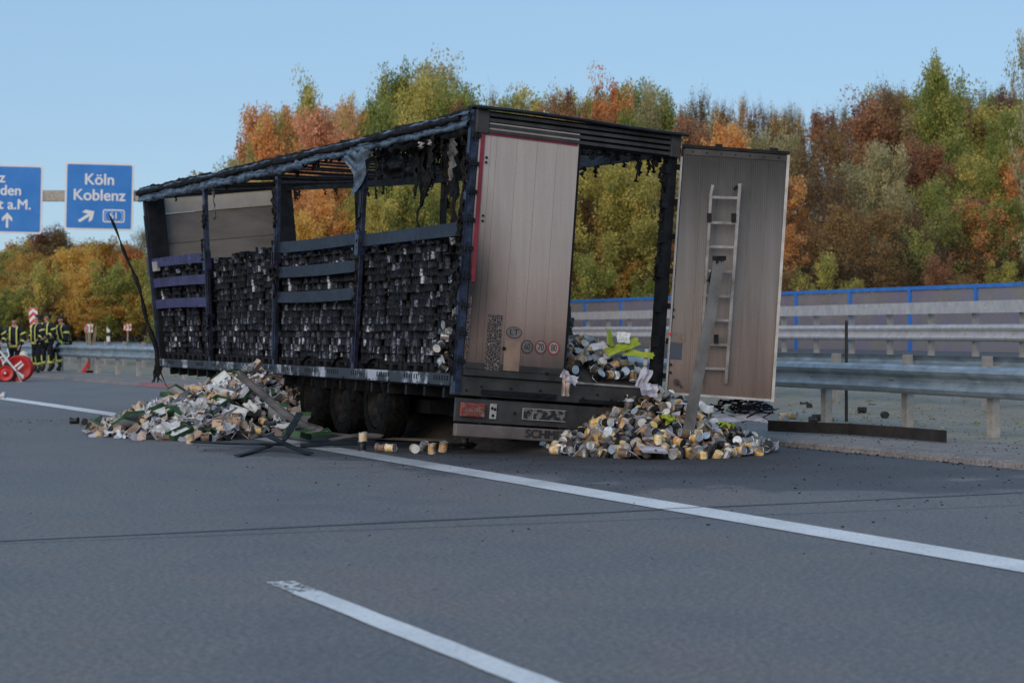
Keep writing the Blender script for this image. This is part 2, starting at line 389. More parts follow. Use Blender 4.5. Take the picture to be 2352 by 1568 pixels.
def barrier(name, ctrl, label, zt, face=-1, mbeam='galv', post_side=1, gz=None, boxrail=None, per=2, bolts=True, hs=1.0, group=None):
    """ctrl given near to far; face -1: W-beam bulges to the road side (left of path)"""
    path = smooth_path(ctrl, 2.0)
    root = empty(name, path[0], label=label, cat='crash barrier', group=group)
    L = lambda p: p - path[0]
    for i in range(0, len(path) - per, per):
        mb = MB(); seg = path[i:i + per + 1]
        dd = (seg[-1] - seg[-2]).normalized(); seg2 = [L(p) + Vector((0,0,zt)) for p in seg[:-1]] + [L(seg[-1]) + Vector((0,0,zt)) + dd * .15]
        off = Vector((0,0,0)) if (i // per) % 2 == 0 else Vector((0,0,.004))
        mb.sweep([(a + (.003 if (i//per)%2 else 0), z) for a, z in wprof(face, hs)], [p + off for p in seg2])
        if bolts:
            for q in (0, 1):
                for e in (0, 1):
                    p = seg2[0] if q == 0 else seg2[1]
                    side = Vector((dd.y, -dd.x, 0)) * face
                    mb.tube([p + side * .012 + dd * (.06 + .05*e) + Vector((0,0,-.185*hs)), p + side * .03 + dd * (.06 + .05*e) + Vector((0,0,-.185*hs))], .018, 6)
            if i % 4 == 0:   # square reflector plate
                p = seg2[0].lerp(seg2[1], .5) + side * .016
                m = Matrix.Translation(p + Vector((0,0,-.185*hs))) @ Matrix.Rotation(math.atan2(dd.y, dd.x), 4, 'Z')
                mb.box(-.06, .06, -.006, .006, -.045, .045, 0, m)
        mb.build('beam', MT[mbeam], root, smooth=False)
        if boxrail:
            mb = MB(); z = boxrail
            mb.sweep([(-.05,-.13),(-.05,.13),(.05,.13),(.05,-.13)][::-1], [L(p) + Vector((0,0,z)) for p in seg])
            for q in (.3, .7):
                p = L(seg[0].lerp(seg[-1], q)) + Vector((0,0,z)) + Vector((dd.y, -dd.x, 0)) * face * .05
                for zz in (-.05, .05): mb.tube([p + Vector((0,0,zz)), p + Vector((dd.y, -dd.x, 0)) * face * .012 + Vector((0,0,zz))], .02, 6)
            mb.build('box_rail', MT[mbeam], root)
    for i, p in enumerate(path[:-1]):
        dd = (path[i+1] - p).normalized(); side = Vector((dd.y, -dd.x, 0)); mb = MB()
        z0 = (gz if gz is not None else 0) - .1
        ztop = (boxrail + .1) if boxrail else zt + .012
        cpost(mb, Vector((0,0,0)), dd, z0, ztop, .13)
        # the arm that carries the beam
        if bolts: mb.box(-.03, .03, -.1 if post_side * face < 0 else -.004, .1, zt - .26, zt - .11, 0, Matrix.Rotation(math.atan2(dd.y, dd.x), 4, 'Z') @ Matrix.Translation((0, -post_side * .04, 0)))
        o = mb.build('post', MT['post'], root); o.location = L(p) + side * post_side * .12
    return root
def RV(l): return [RD(u, v - bend(u)) for u, v in l]
barrier('crash_barrier', RV([(9.5,14.1),(14,14.35),(19,14.6),(23,14.85),(32,14.75),(45.7,13.4),(62.4,12.1),(74,11.0),(86,9.4)]),
        'near grey corrugated crash barrier on posts, running behind the burnt trailer', .93, -1, 'galv_blue', 1, .09)
barrier('crash_barrier', RV([(14,18.1),(25,18.2),(33,18.0),(46,17.0),(62.4,15.8),(74,14.6),(86,13)]),
        'second crash barrier across the gravel strip, seen from its back', .98, 1, 'galv_blue', -1, .15, bolts=False)
farpts = [P(2352 + 900, 700, 30), P(2304, 700, 42.1), P(1841, 700, 51.7), P(1420, 700, 65.2), P(1150, 700, 77), P(900,700,92)]
for p in farpts: p.z = 0
barrier('crash_barrier', farpts, 'far pale crash barrier with a second flat box rail above it', 1.50, -1, 'galv', 1, .75, boxrail=1.88)

# ---------------------------------------------------------------- blue framed glass screen behind the far barrier
def glassm():
    m, n, l, b = nmat('beacon_tinted_pane'); co = n.new('ShaderNodeTexCoord').outputs['Object']
    f = noise_node(n, l, 1.2, 4, .6, co)
    l.new(ramp(n, l, f, [(.3, (.27,.25,.38)), (.5, (.29,.27,.33)), (.62, (.29,.28,.29)), (.75, (.34,.27,.27))]), b.inputs['Base Color'])  # violet and red emergency light put into the pane colour
    b.inputs['Roughness'].default_value = .15; b.inputs['Alpha'].default_value = .55
    return m
MT['pane'] = glassm()
fence = empty('noise_screen', P(2243, 806, 51.2), label='blue framed screen of panes with painted beacon tint behind the far barrier', cat='screen fence')
t0 = Vector(((1830-1176)/F*59.5, 59.5, 0)); t1 = Vector(((2243-1176)/F*51.2, 51.2, 0)); fd = (t1 - t0) / 3
prev = None
for k in range(-8, 6):
    p = t0 + fd * k; z0 = .74; ztop = 2.50 + .006 * k
    if k < 0: p = p + Vector((-.012 * k * k, 0, 0)) * .3
    rot = math.atan2(fd.y, fd.x)
    mb = MB(); m = Matrix.Translation(p) @ Matrix.Rotation(rot, 4, 'Z')
    mb.box(-.06, .06, -.05, .05, z0, ztop, 0, m); mb.box(-.16, .16, -.12, .12, z0 - .02, z0 + .03, 0, m)
    o = mb.build('post', MT['bluepaint']); o.parent = fence; o.matrix_parent_inverse = Matrix.Translation(-fence.location)
    if prev is not None:
        q, qz = prev; mid = [q, p]
        mb = MB(); mb.sweep([(-.045,-.05),(-.045,.05),(.045,.05),(.045,-.05)], [Vector((q.x,q.y,qz)), Vector((p.x,p.y,ztop))])
        o = mb.build('top_rail', MT['bluepaint']); o.parent = fence; o.matrix_parent_inverse = Matrix.Translation(-fence.location)
        e = (p - q).normalized() * .07
        mb = MB(); mb.sweep([(-.008, .1), (-.008, 0), (.008, 0), (.008, .1)][::-1], [q + e, p - e])
        for i in range(len(mb.v)):
            x, y, z = mb.v[i]; mb.v[i] = (x, y, (z0 + .08) if z < .05 else (min(qz, ztop) - .06))
        o = mb.build('pane', MT['pane']); o.parent = fence; o.matrix_parent_inverse = Matrix.Translation(-fence.location)
    prev = (p, ztop)

# ---------------------------------------------------------------- gantry with direction signs
def text_mesh(txt, size, mat, extrude=.0, bold=.0, align='CENTER', heavy=0):
    if bold: heavy = bold; bold = 0
    c = bpy.data.curves.new('lettering', 'FONT'); c.body = txt; c.size = size; c.extrude = extrude; c.offset = bold; c.align_x = align; c.align_y = 'CENTER'
    o = bpy.data.objects.new('lettering', c); COL.objects.link(o)
    dg = bpy.context.evaluated_depsgraph_get(); me = bpy.data.meshes.new_from_object(o.evaluated_get(dg))
    if heavy:      # thicken the strokes with slightly shifted copies, each a hair behind the other
        vs = [v.co.copy() for v in me.vertices]; fs = [tuple(p.vertices) for p in me.polygons]; V2 = []; F2 = []
        for i, (ax, ay) in enumerate(((0,0),(1,.0),(-1,0),(0,.8),(0,-.8))):
            o2 = len(V2); V2 += [(v.x + ax*heavy, v.y + ay*heavy, v.z - i*.0004) for v in vs]; F2 += [tuple(q + o2 for q in f) for f in fs]
        me = bpy.data.meshes.new('lettering'); me.from_pydata(V2, [], F2)
    bpy.data.objects.remove(o); me.materials.clear(); me.materials.append(mat); return me
def put_text(txt, size, mat, parent, loc, rz=0, name='lettering', sx=1.0, bold=0.0, extrude=.004, rx=math.pi/2):
    return inst(name, text_mesh(txt, size, mat, extrude, bold), loc, (rx, 0, rz), (sx, 1, 1), parent)
GY = 100.0
def rounded(w, h, r, n=6):
    pts = []
    for cx, cz, a0 in ((w/2-r, h/2-r, 0), (-w/2+r, h/2-r, 90), (-w/2+r, -h/2+r, 180), (w/2-r, -h/2+r, 270)):
        for k in range(n + 1):
            a = math.radians(a0 + 90 * k / n); pts.append((cx + r * math.cos(a), cz + r * math.sin(a)))
    return pts
def plate(mb, pts, y0, y1, mat=0, c=(0, 0)):
    n = len(pts); vs = [(x + c[0], y0, z + c[1]) for x, z in pts] + [(x + c[0], y1, z + c[1]) for x, z in pts]
    fs = [tuple(range(n))[::-1] if y0 > y1 else tuple(range(n)), tuple(range(n, 2*n))[::-1]] + [(i, (i+1) % n, n + (i+1) % n, n + i) for i in range(n)]
    mb.add(vs, fs, mat)
def sign(px0, py0, px1, py1, label):
    c = P((px0+px1)/2, (py0+py1)/2, GY); w = (px1-px0)/F*GY; h = (py1-py0)/F*GY
    r = empty('direction_sign', c, math.radians(4), label=label, cat='direction sign')
    r.rotation_euler = (0, math.radians(1.2), math.radians(4))
    mb = MB(); plate(mb, rounded(w, h, .14), -.02, .03); mb.build('border', MT['signwhite'], r)
    mb = MB(); plate(mb, rounded(w-.2, h-.2, .08), -.035, -.019); mb.build('panel', MT['signblue'], r)
    return r, w, h
gant = empty('sign_gantry', P(320, 450, GY + .4), label='grey gantry beam across the road carrying the blue direction signs', cat='sign gantry')
mb = MB(); mb.box(-26, 3.2, -.2, .2, -.27, .27); mb.build('beam', MT['post'], gant)
mb = MB(); mb.box(2.8, 3.2, -.2, .2, -8, -.27); mb.build('column', MT['post'], gant)
mb = MB(); mb.box(-26, -25.6, -.2, .2, -9, -.27); mb.build('column', MT['post'], gant)
r, w, h = sign(150, 374, 306, 529, 'blue sign reading Köln and Koblenz with a slanting white arrow')
K = GY / F
put_text('Köln', 36*K, MT['signwhite'], r, (0, -.037, 38*K), bold=.016)
put_text('Koblenz', 36*K, MT['signwhite'], r, (0, -.037, 2*K), bold=.016)
def arrow(parent, c, s, ang, name='arrow'):
    pts = [(-.07,-.5),(.07,-.5),(.07,.08),(.3,-.12),(.3,.1),(0,.42),(-.3,.1),(-.3,-.12),(-.07,.08)]
    a = math.radians(ang); q = [(x*math.cos(a)+z*math.sin(a), -x*math.sin(a)+z*math.cos(a)) for x, z in pts]
    q = [(x*s, z*s) for x, z in q][::-1]
    mb = MB(); n = len(q); mb.add([(x + c[0], -.040, z + c[1]) for x, z in q], [tuple(range(n))[::-1]]); mb.build(name, MT['signwhite'], parent)
arrow(r, (-26*K, -45*K), 46*K, 56)
mb = MB(); plate(mb, rounded(50*K, 30*K, .12), -.045, -.036, 0, (34*K, -44*K)); mb.build('road_number_border', MT['signwhite'], r)
mb = MB(); plate(mb, rounded(45*K, 25*K, .1), -.05, -.044, 0, (34*K, -44*K)); mb.build('road_number_field', MT['signblue'], r)
mb = MB(); plate(mb, [(20*K*sx, 12*K*sz) for sx, sz in ((1,.55),(.72,1),(-.72,1),(-1,.55),(-1,-.55),(-.72,-1),(.72,-1),(1,-.55))], -.054, -.051, 0, (34*K, -44*K)); mb.build('hexagon_border', MT['signwhite'], r)
mb = MB(); plate(mb, [(19*K*sx, 11.2*K*sz) for sx, sz in ((1,.55),(.72,1),(-.72,1),(-1,.55),(-1,-.55),(-.72,-1),(.72,-1),(1,-.55))], -.058, -.055, 0, (34*K, -44*K)); mb.build('hexagon_field', MT['signblue'], r)
put_text('61', 21*K, MT['signwhite'], r, (34*K, -.060, -44*K), bold=.008)
r, w, h = sign(-150, 377, 96, 535, 'blue sign cut by the picture edge reading a.M. with an upward arrow')
cx = (-150 + 96) / 2
for t, x, y in (('z', 4, 408), ('den', 24, 437), ('t a.M.', 34, 469)):
    put_text(t, 33*K, MT['signwhite'], r, ((x - cx)*K, -.037, (456 - y)*K), bold=.016)
arrow(r, ((17 - cx)*K, (456 - 503)*K), 38*K, 0)

# ---------------------------------------------------------------- small road signs beyond the barrier at left
def chevron_board(px, py0, py1, wpx, Y, label, up=False, ang=0, dirx=1, group=None):
    c = P(px, py1, Y); w = wpx/F*Y; h = (py1-py0)/F*Y
    r = empty('chevron_board', (c.x, c.y, .5), label=label, cat='road sign', group=group); z = c.z - .5
    r.rotation_euler = (0, math.radians(ang), 0)
    mb = MB(); mb.box(-w/2, w/2, 0, .03, z, z + h); mb.build('board', MT['signwhite'], r)
    mb = MB(); mb.tube([(0,.05,-.2),(0,.05,z+h*.8)], .035, 8); mb.build('post', MT['post'], r)
    if up:
        n = 3
        for k in range(n + 1):
            mb = MB(); b0 = z + h * (k - .55) / n; t = h / n * .5; e = w * .42
            pts = [(-w/2, b0), (0, b0 + e), (w/2, b0), (w/2, b0 + t), (0, b0 + e + t), (-w/2, b0 + t)]
            pts = [(x, min(max(q, z), z + h)) for x, q in pts]
            mb.add([(x, -.006, q) for x, q in pts], [(0,1,4,5), (1,2,3,4)]); mb.build('red_stripe', MT['redmark'], r)
    else:
        for k in (0, 1):
            x0 = -w/2 + k * w * .5; t = w * .24
            pts = [(x0, z), (x0 + t, z), (x0 + t + w*.25, z + h/2), (x0 + t, z + h), (x0, z + h), (x0 + w*.25, z + h/2)]
            if k: pts = [(x0 + w*.16, z), (x0 + w*.5, z + h/2), (x0 + w*.16, z + h)]; mb = MB(); mb.add([(x*dirx, -.006, q) for x, q in pts], [(0,1,2)])
            else: mb = MB(); mb.add([(x*dirx, -.006, q) for x, q in pts], [(0,1,2,5), (5,2,3,4)])
            mb.build('red_stripe', MT['redmark'], r)
    return r
chevron_board(84, 707, 755, 20, 84, 'tall red and white board of upward chevrons behind the firefighters', True, -5)
chevron_board(142, 750, 770, 17, 92, 'small red and white arrow board behind the sitting firefighter', ang=-6)
chevron_board(204, 744, 763, 18, 92, 'small red and white arrow board behind the leaning shovels')
chevron_board(293, 744, 759, 17, 92, 'small red and white arrow board standing nearest the trailer')
p = P(249, 785, 88)
mb = MB(); 
plate(mb, [(-.07,-.6),(.07,-.6),(.07,.52),(-.07,.66)], -.05, .05); o = mb.build('marker_post', MT['white'], loc=p, label='white roadside marker post with a black band beyond the barrier', cat='marker post')
mb = MB(); mb.box(-.074, .074, -.054, .054, .25, .42); mb.build('band', MT['rubber'], o)

# ---------------------------------------------------------------- trees
def leaf_mat(name, c1, c2, c3):
    m, n, l, b = nmat(name)
    a = n.new('ShaderNodeAttribute'); a.attribute_name = 'tone'
    oi = n.new('ShaderNodeObjectInfo')
    f = mathn(n, l, 'ADD', a.outputs['Fac'], mathn(n, l, 'MULTIPLY', mathn(n, l, 'SUBTRACT', oi.outputs['Random'], .5), .35), True)
    c = ramp(n, l, f, [(.05, c1), (.5, c2), (.95, c3)])
    l.new(c, b.inputs['Base Color']); b.inputs['Roughness'].default_value = .7; b.inputs['Specular IOR Level'].default_value = .25
    tr = n.new('ShaderNodeBsdfTranslucent'); l.new(c, tr.inputs[0])
    ms = n.new('ShaderNodeMixShader'); ms.inputs[0].default_value = .42
    l.new(b.outputs[0], ms.inputs[1]); l.new(tr.outputs[0], ms.inputs[2]); l.new(ms.outputs[0], n['Material Output'].inputs[0])
    return m
LEAF = {
 'green': leaf_mat('leaf_green', (0.165,0.223,0.063), (0.271,0.319,0.087), (0.513,0.480,0.137)),
 'yellowgreen': leaf_mat('leaf_yellow_green', (0.230,0.246,0.074), (0.494,0.444,0.124), (0.808,0.627,0.177)),
 'olive': leaf_mat('leaf_olive', (0.272,0.272,0.141), (0.444,0.412,0.215), (0.672,0.558,0.312)),
 'gold': leaf_mat('leaf_gold', (0.315,0.216,0.078), (0.792,0.465,0.129), (0.850,0.661,0.170)),
 'orange': leaf_mat('leaf_orange', (0.421,0.207,0.094), (0.850,0.387,0.149), (0.850,0.576,0.198)),
 'salmon': leaf_mat('leaf_salmon', (0.462,0.249,0.135), (0.849,0.407,0.227), (0.850,0.566,0.322)),
 'brown': leaf_mat('leaf_brown', (.15,.095,.045), (.31,.19,.085), (.46,.30,.12)),
 'redbrown': leaf_mat('leaf_red_brown', (.20,.105,.065), (.40,.20,.11), (.56,.31,.16)),
 'darkred': leaf_mat('leaf_dark_red', (0.106,0.048,0.046), (0.228,0.084,0.077), (0.411,0.153,0.125)),
 'pale': leaf_mat('leaf_pale_green', (0.411,0.475,0.165), (0.680,0.713,0.271), (0.850,0.850,0.370)),
}
def leaves_mesh(name, cents, rads, per, size, seed, mat):
    rg = np.random.default_rng(seed); n = len(cents) * per
    c = np.repeat(np.array(cents, dtype=np.float32), per, 0); r = np.repeat(np.array(rads, dtype=np.float32), per)
    d = rg.normal(size=(n, 3)); d /= np.linalg.norm(d, axis=1)[:, None] + 1e-9
    d *= (rg.uniform(.15, 1, n) ** .6 * r)[:, None]; d[:, 2] *= .75
    p = c + d
    a = rg.normal(size=(n, 3)); a /= np.linalg.norm(a, axis=1)[:, None]
    b = rg.normal(size=(n, 3)); b -= a * (a * b).sum(1)[:, None]; b /= np.linalg.norm(b, axis=1)[:, None]
    s = (size * rg.uniform(.6, 1.35, n))[:, None]
    v = np.empty((n, 4, 3), np.float32)
    v[:, 0] = p - a * s * .6; v[:, 1] = p - b * s * .38 ; v[:, 2] = p + a * s * .6; v[:, 3] = p + b * s * .38
    me = bpy.data.meshes.new(name); me.vertices.add(n * 4); me.vertices.foreach_set('co', v.ravel())
    me.loops.add(n * 4); me.loops.foreach_set('vertex_index', np.arange(n * 4, dtype=np.int32))
    me.polygons.add(n); me.polygons.foreach_set('loop_start', np.arange(0, n * 4, 4, dtype=np.int32)); me.polygons.foreach_set('loop_total', np.full(n, 4, np.int32))
    ct = np.repeat(rg.normal(.5, .2, len(cents)), per)
    tone = np.clip(ct + rg.normal(0, .17, n), 0, 1).astype(np.float32)
    at = me.attributes.new('tone', 'FLOAT', 'FACE'); at.data.foreach_set('value', tone)
    me.materials.append(mat); me.update(); return me
def tree_kind(seed, H, wid, per, nl=11, lsize=.15, start=.22, crad=.55, round_=1.0, bare=False):
    """trunk mesh with limbs and a crown mesh, both for a tree H metres tall standing at the origin"""
    r = random.Random(seed); mb = MB(); cents = []; rads = []
    pts = []; x = y = 0
    for k in range(9):
        pts.append(Vector((x, y, H * .80 * k / 8))); x += r.uniform(-.12, .12) * H / 10; y += r.uniform(-.12, .12) * H / 10
    tr = H * .012 + .03
    mb.tube(pts, [tr * (1 - .85 * k / 8) for k in range(9)], 6)
    def at(t):
        k = min(7, int(t * 8)); return pts[k].lerp(pts[k + 1], t * 8 - k)
    nl2 = nl + r.randint(-1, 2)
    for i in range(nl2 * 2):
        t = start + (1 - start) * (i + r.random()) / (nl2 * 2); base = at(min(.98, t)); az = r.uniform(0, 6.283)
        q0 = min(1, max(.0, (t - start) / (1 - start))); env = (.45 + .55 * math.sin(math.pi * min(1, q0 * .95 + .08))) * (1 if q0 < .8 else 1 - (q0 - .8) * 1.6)
        ln = wid * .5 * env * r.uniform(.65, 1.15); rise = r.uniform(-.05, .5) + q0 ** 2 * .9
        d = Vector((math.cos(az), math.sin(az), rise)); d.normalize()
        lp = [base]; q = base.copy(); dd = d.copy()
        for k in range(4):
            dd = (dd + Vector((r.uniform(-.25,.25), r.uniform(-.25,.25), .06 + r.uniform(-.1,.15)))).normalized(); q = q + dd * ln / 4 * 1.1; lp.append(q.copy())
        br = tr * .38 * (1.15 - t)+.012
        mb.tube(lp, [br * (1 - .8 * k / 4) for k in range(5)], 4, cap=False)
        for k in (1, 2, 3, 4):
            for e in range(2 if k < 4 else 3):
                sd = (dd + Vector((r.uniform(-1,1), r.uniform(-1,1), r.uniform(-.1,1)))).normalized(); sl = ln * r.uniform(.18, .42) + .2
                e1 = lp[k] + sd * sl * .5; e2 = lp[k] + (sd + Vector((r.uniform(-.3,.3), r.uniform(-.3,.3), .25))).normalized() * sl
                mb.tube([lp[k], e1, e2], [br * .35, br * .22, .008], 3, cap=False)
                if bare:
                    for g in range(3): mb.tube([e1.lerp(e2, g/3), e1.lerp(e2, g/3) + Vector((r.uniform(-.5,.5), r.uniform(-.5,.5), r.uniform(.15,.8)))], [.011, .005], 3, cap=False)
                cents.append(e2 + Vector((r.uniform(-.15,.15), r.uniform(-.15,.15), r.uniform(-.1,.15)))); rads.append(crad * r.uniform(.55, 1.3))
                if r.random() < .5: cents.append(e1); rads.append(crad * r.uniform(.4, .9))
    for e in range(6): cents.append(at(.97) + Vector((r.uniform(-.09,.09)*H, r.uniform(-.09,.09)*H, r.uniform(0,.14)*H))); rads.append(crad * .7)
    tm = mb.mesh('trunk', MT['barkp'])
    cm = leaves_mesh('crown', cents, rads, int(per * 1.35), lsize * .85, seed, LEAF['green'])
    return tm, cm
KINDS = {
 'dense': [tree_kind(s, 10, 6.4, 46, 13, .17, .12, .72) for s in (1, 2, 3, 4)],
 'loose': [tree_kind(s, 10, 6.0, 20, 12, .15, .2, .62) for s in (5, 6, 7)],
 'bare': [tree_kind(s, 10, 4.6, 7, 12, .13, .25, .6, bare=True) for s in (8, 9, 10)],
 'bush': [tree_kind(s, 4, 4.2, 34, 9, .13, .02, .5) for s in (12, 13)],
}
COLW = {'green': 'green', 'yellowgreen': 'yellow-green', 'olive': 'pale olive', 'gold': 'golden yellow', 'orange': 'bright orange', 'salmon': 'salmon orange', 'brown': 'brown', 'redbrown': 'red-brown', 'darkred': 'dark red', 'pale': 'pale green'}
tree_n = [0]
def tree(px, ytop, Y, wpx, col, kind, label=None, group=None, ybase=None):
    x = (px - 1176) / F * Y
    u, v = to_uv(x, Y); gz = islz(v) if v > 13 else 0
    if ybase: gz = HC - (ybase - HOR) / F * Y
    top = HC - (ytop - HOR) / F * Y; H = max(1.5, top - gz)
    tm, cm = KINDS[kind][tree_n[0] % len(KINDS[kind])]; tree_n[0] += 1
    base = 4 if kind == 'bush' else 10; bw = 4.6 if kind == 'bush' else (7.0 if kind != 'bare' else 5)
    sh = H / (base * 1.0); sw = (wpx / F * Y) / bw
    rz = U(0, 6.28)
    nm = {'bush': 'bush', 'bare': 'bare_tree'}.get(kind, 'autumn_tree')
    r = empty(nm, (x, Y, gz), rz, label=label, cat='bush' if kind == 'bush' else 'tree', group=group); r.scale = (sw, sw, sh)
    inst('trunk', tm, (0,0,0), parent=r)
    o = inst('crown', cm, (0,0,0), parent=r)
    o.material_slots[0].link = 'OBJECT'; o.material_slots[0].material = LEAF[col]
    return r
SKY = [(-200,560),(0,575),(60,540),(110,500),(170,560),(240,540),(340,560),(420,500),(500,395),(560,330),(590,235),(700,195),(760,215),(790,190),(850,215),(900,140),(950,100),(1050,130),(1110,190),(1170,180),(1230,200),(1290,170),(1400,180),(1490,155),(1560,215),(1620,200),(1700,215),(1800,215),(1860,235),(1950,205),(2030,165),(2110,190),(2160,130),(2230,190),(2300,170),(2352,190),(2500,160)]
# single trees one can point at
NAMED = [
 (560, 335, 92, 150, 'olive', 'loose', 'thin olive tree at the left end of the hillside wood'),
 (620, 222, 90, 150, 'yellowgreen', 'loose', 'yellow-green tree with an uneven top at the left end of the wood'),
 (708, 185, 91, 150, 'yellowgreen', 'dense', 'green and yellow tree behind the salmon orange one'),
 (728, 228, 82, 190, 'salmon', 'dense', 'large salmon orange tree rising behind the front of the trailer'),
 (792, 180, 92, 100, 'gold', 'loose', 'slim golden yellow treetop right of the salmon tree'),
 (870, 215, 86, 170, 'green', 'dense', 'round green tree left of the tall olive one'),
 (965, 92, 95, 280, 'olive', 'loose', 'tallest tree of the wood, broad pale olive crown'),
 (1045, 195, 88, 80, 'darkred', 'loose', 'small dark red tree against the tall olive crown'),
 (1165, 172, 95, 130, 'olive', 'bare', 'thin olive tree above the trailer header'),
 (1295, 168, 92, 130, 'redbrown', 'loose', 'rusty red tree above the closed door'),
 (1400, 180, 90, 150, 'orange', 'dense', 'bright orange tree above the open side of the trailer rear'),
 (1482, 152, 93, 110, 'olive', 'loose', 'olive green treetop right of the bright orange tree'),
 (2155, 128, 88, 170, 'green', 'dense', 'tall green tree with yellow tip at the right of the wood'),
 (2205, 175, 90, 120, 'gold', 'bare', 'thin yellow tree beside the tall green one'),
 (2040, 150, 91, 120, 'redbrown', 'bare', 'half bare reddish tree left of the tall green one'),
 (2300, 150, 91, 110, 'darkred', 'bare', 'half bare purplish tree near the right picture edge'),
 (2372, 30, 60, 150, 'olive', 'loose', 'olive tree leaning into the top right corner'),
 (2115, 490, 72, 90, 'pale', 'loose', 'small pale green tree low in the brown wood'),
 (2240, 445, 72, 180, 'orange', 'loose', 'orange and yellow tree above the blue screen at right'),
 (2340, 240, 78, 170, 'green', 'dense', 'dense green tree at the right picture edge'),
 (1420, 370, 80, 210, 'yellowgreen', 'dense', 'yellow-green tree framed by the open rear doorway'),
 (740, 425, 74, 150, 'orange', 'dense', 'orange tree seen through the burnt trailer side'),
 (820, 440, 76, 110, 'yellowgreen', 'dense', 'yellow-green tree seen through the trailer beside the orange one'),
 (930, 400, 75, 170, 'yellowgreen', 'dense', 'yellow-green tree seen through the rear bay of the trailer'),
 (1060, 430, 76, 120, 'yellowgreen', 'dense', 'yellow-green tree seen just left of the rear corner post'),
 (30, 580, 104, 130, 'gold', 'loose', 'yellow-brown tree behind the firefighters'),
 (105, 500, 108, 90, 'darkred', 'loose', 'dark red tree showing between the two blue signs'),
 (165, 560, 100, 140, 'gold', 'dense', 'golden tree below the Köln sign'),
 (235, 545, 103, 140, 'gold', 'dense', 'golden and green tree right below the Köln sign'),
 (305, 560, 102, 120, 'orange', 'dense', 'orange tree between the sign and the trailer front'),
 (330, 500, 110, 90, 'olive', 'bare', 'thin olive treetop between the sign and the trailer'),
 (90, 660, 97, 90, 'darkred', 'bush', 'dark red bush behind the standing firefighters'),
]
for px, yt, Y, w, c, k, lab in NAMED: tree(px, yt, Y, w, c, k, lab)
PAL = [(-200, ['gold','brown','gold','yellowgreen']), (380, ['yellowgreen','olive']), (600, ['orange','yellowgreen','gold']), (850, ['yellowgreen','green','yellowgreen']), (1250, ['green','yellowgreen','redbrown']),
       (1540, ['redbrown','brown','olive','orange','brown']), (1900, ['redbrown','brown','brown','olive','brown']), (2080, ['brown','redbrown','olive','yellowgreen','green']), (2280, ['green','yellowgreen','orange'])]
def pal(px):
    c = PAL[0][1]
    for a, b in PAL:
        if px >= a: c = b
    return rnd.choice(c)
LM = [(-3000,'behind the left sign'),(120,'behind the Köln sign'),(230,'right of the Köln sign'),(400,'above the trailer front'),(640,'above the trailer middle'),(860,'above the trailer rear'),
      (1090,'behind the closed door'),(1320,'behind the open doorway'),(1540,'behind the open door'),(1810,'right of the door'),(1960,'above the thin pole'),(2110,'around the tall green tree'),(2260,'at the right edge')]
ROWN = ['on the skyline', 'just below the skyline', 'halfway down the wood', 'in the front row']; seen_l = {}
def treelabel(px, row, c, kd):
    w = [b for a, b in LM if px >= a][-1]
    t = COLW[c] + (' half bare' if kd == 'bare' else ' loose' if kd == 'loose' else '') + ' tree ' + ROWN[row] + ' ' + w
    k = seen_l.get(t, 0); seen_l[t] = k + 1
    return t if not k else t.replace(' tree ', (' slimmer tree ', ' broader tree ', ' fuller tree ')[(k - 1) % 3])
for row, (Y, dy, step) in enumerate(((97, 14, 62), (88, 45, 66), (80, 150, 70), (74, 260, 76))):
    px = -450 + row * 23
    while px < 2560:
        if not (330 < px < 440 and row < 2):
            left = px < 400; YY = Y + U(-3, 3) + (22 if left else 0); YY = max(YY, 81) if 1100 < px < 1720 else YY
            c = pal(px); kd = rnd.choice(['dense','dense','loose'] if c not in ('brown','redbrown') else ['loose','bare','dense'])
            yt = interp(px, SKY) + (dy if not left else dy * .45) + U(-12, 26)
            tree(px, yt, YY, U(140, 230), c, kd, treelabel(px, row, c, kd), 'trees of the hillside wood')
        px += step * U(.75, 1.25)
for px, yt in ((1530,175),(1585,190),(1640,170),(1730,180),(1780,190),(1820,180),(1870,200),(1940,185),(2010,170),(2060,160),(1330,165),(1360,180),(1440,165),(585,260),(760,190),(830,180),(1000,95),(1075,130),(2190,150),(2330,150),(1560,180),(1612,150),(1660,175),(1700,160),(1755,185),(1800,195),(1840,190),(1905,195),(1975,190),(2090,170),(2260,150),(1130,150),(1210,175),(655,205),(690,175)):
    tree(px, yt + 14, 98, U(50, 85), rnd.choice(['brown','redbrown','olive','orange','gold']), 'bare', 'nearly bare twiggy treetop on the skyline ' + [b for a, b in LM if px >= a][-1], 'bare treetops on the skyline')
# bushes along the foot of the wood
px = -60
while px < 2520:
    Y = U(66, 70) + (26 if px < 400 else 0) + (12 if 1100 < px < 1720 else 0)
    c = rnd.choice(['brown','redbrown','yellowgreen'] if px > 1500 else ['yellowgreen','green','gold'])
    tree(px, U(600, 660) + (20 if px < 400 else 0), Y, U(90, 150), c, 'bush', COLW[c] + ' bush at the foot of the wood ' + [b for a, b in LM if px >= a][-1], 'bushes at the foot of the wood'); px += U(60, 100)
# undergrowth between the trunks
rg = np.random.default_rng(3); cents = []; rads = []
for k in range(2600):
    px = rg.uniform(-150, 2500); Y = rg.uniform(68, 92) + (24 if px < 400 else 0) + (10 if 1100 < px < 1720 else 0)
    x = (px - 1176) / F * Y; u, v = to_uv(x, Y); z = islz(v)
    cents.append((x, Y, z + rg.uniform(.1, 2.4))); rads.append(rg.uniform(.5, 1.1))
me = leaves_mesh('undergrowth', cents, rads, 70, .085, 5, leaf_mat('leaf_undergrowth', (.035,.025,.018), (.075,.05,.03), (.14,.10,.045)))
inst('undergrowth', me, (0,0,0), kind='stuff', label='brown undergrowth between the trunks of the wood')

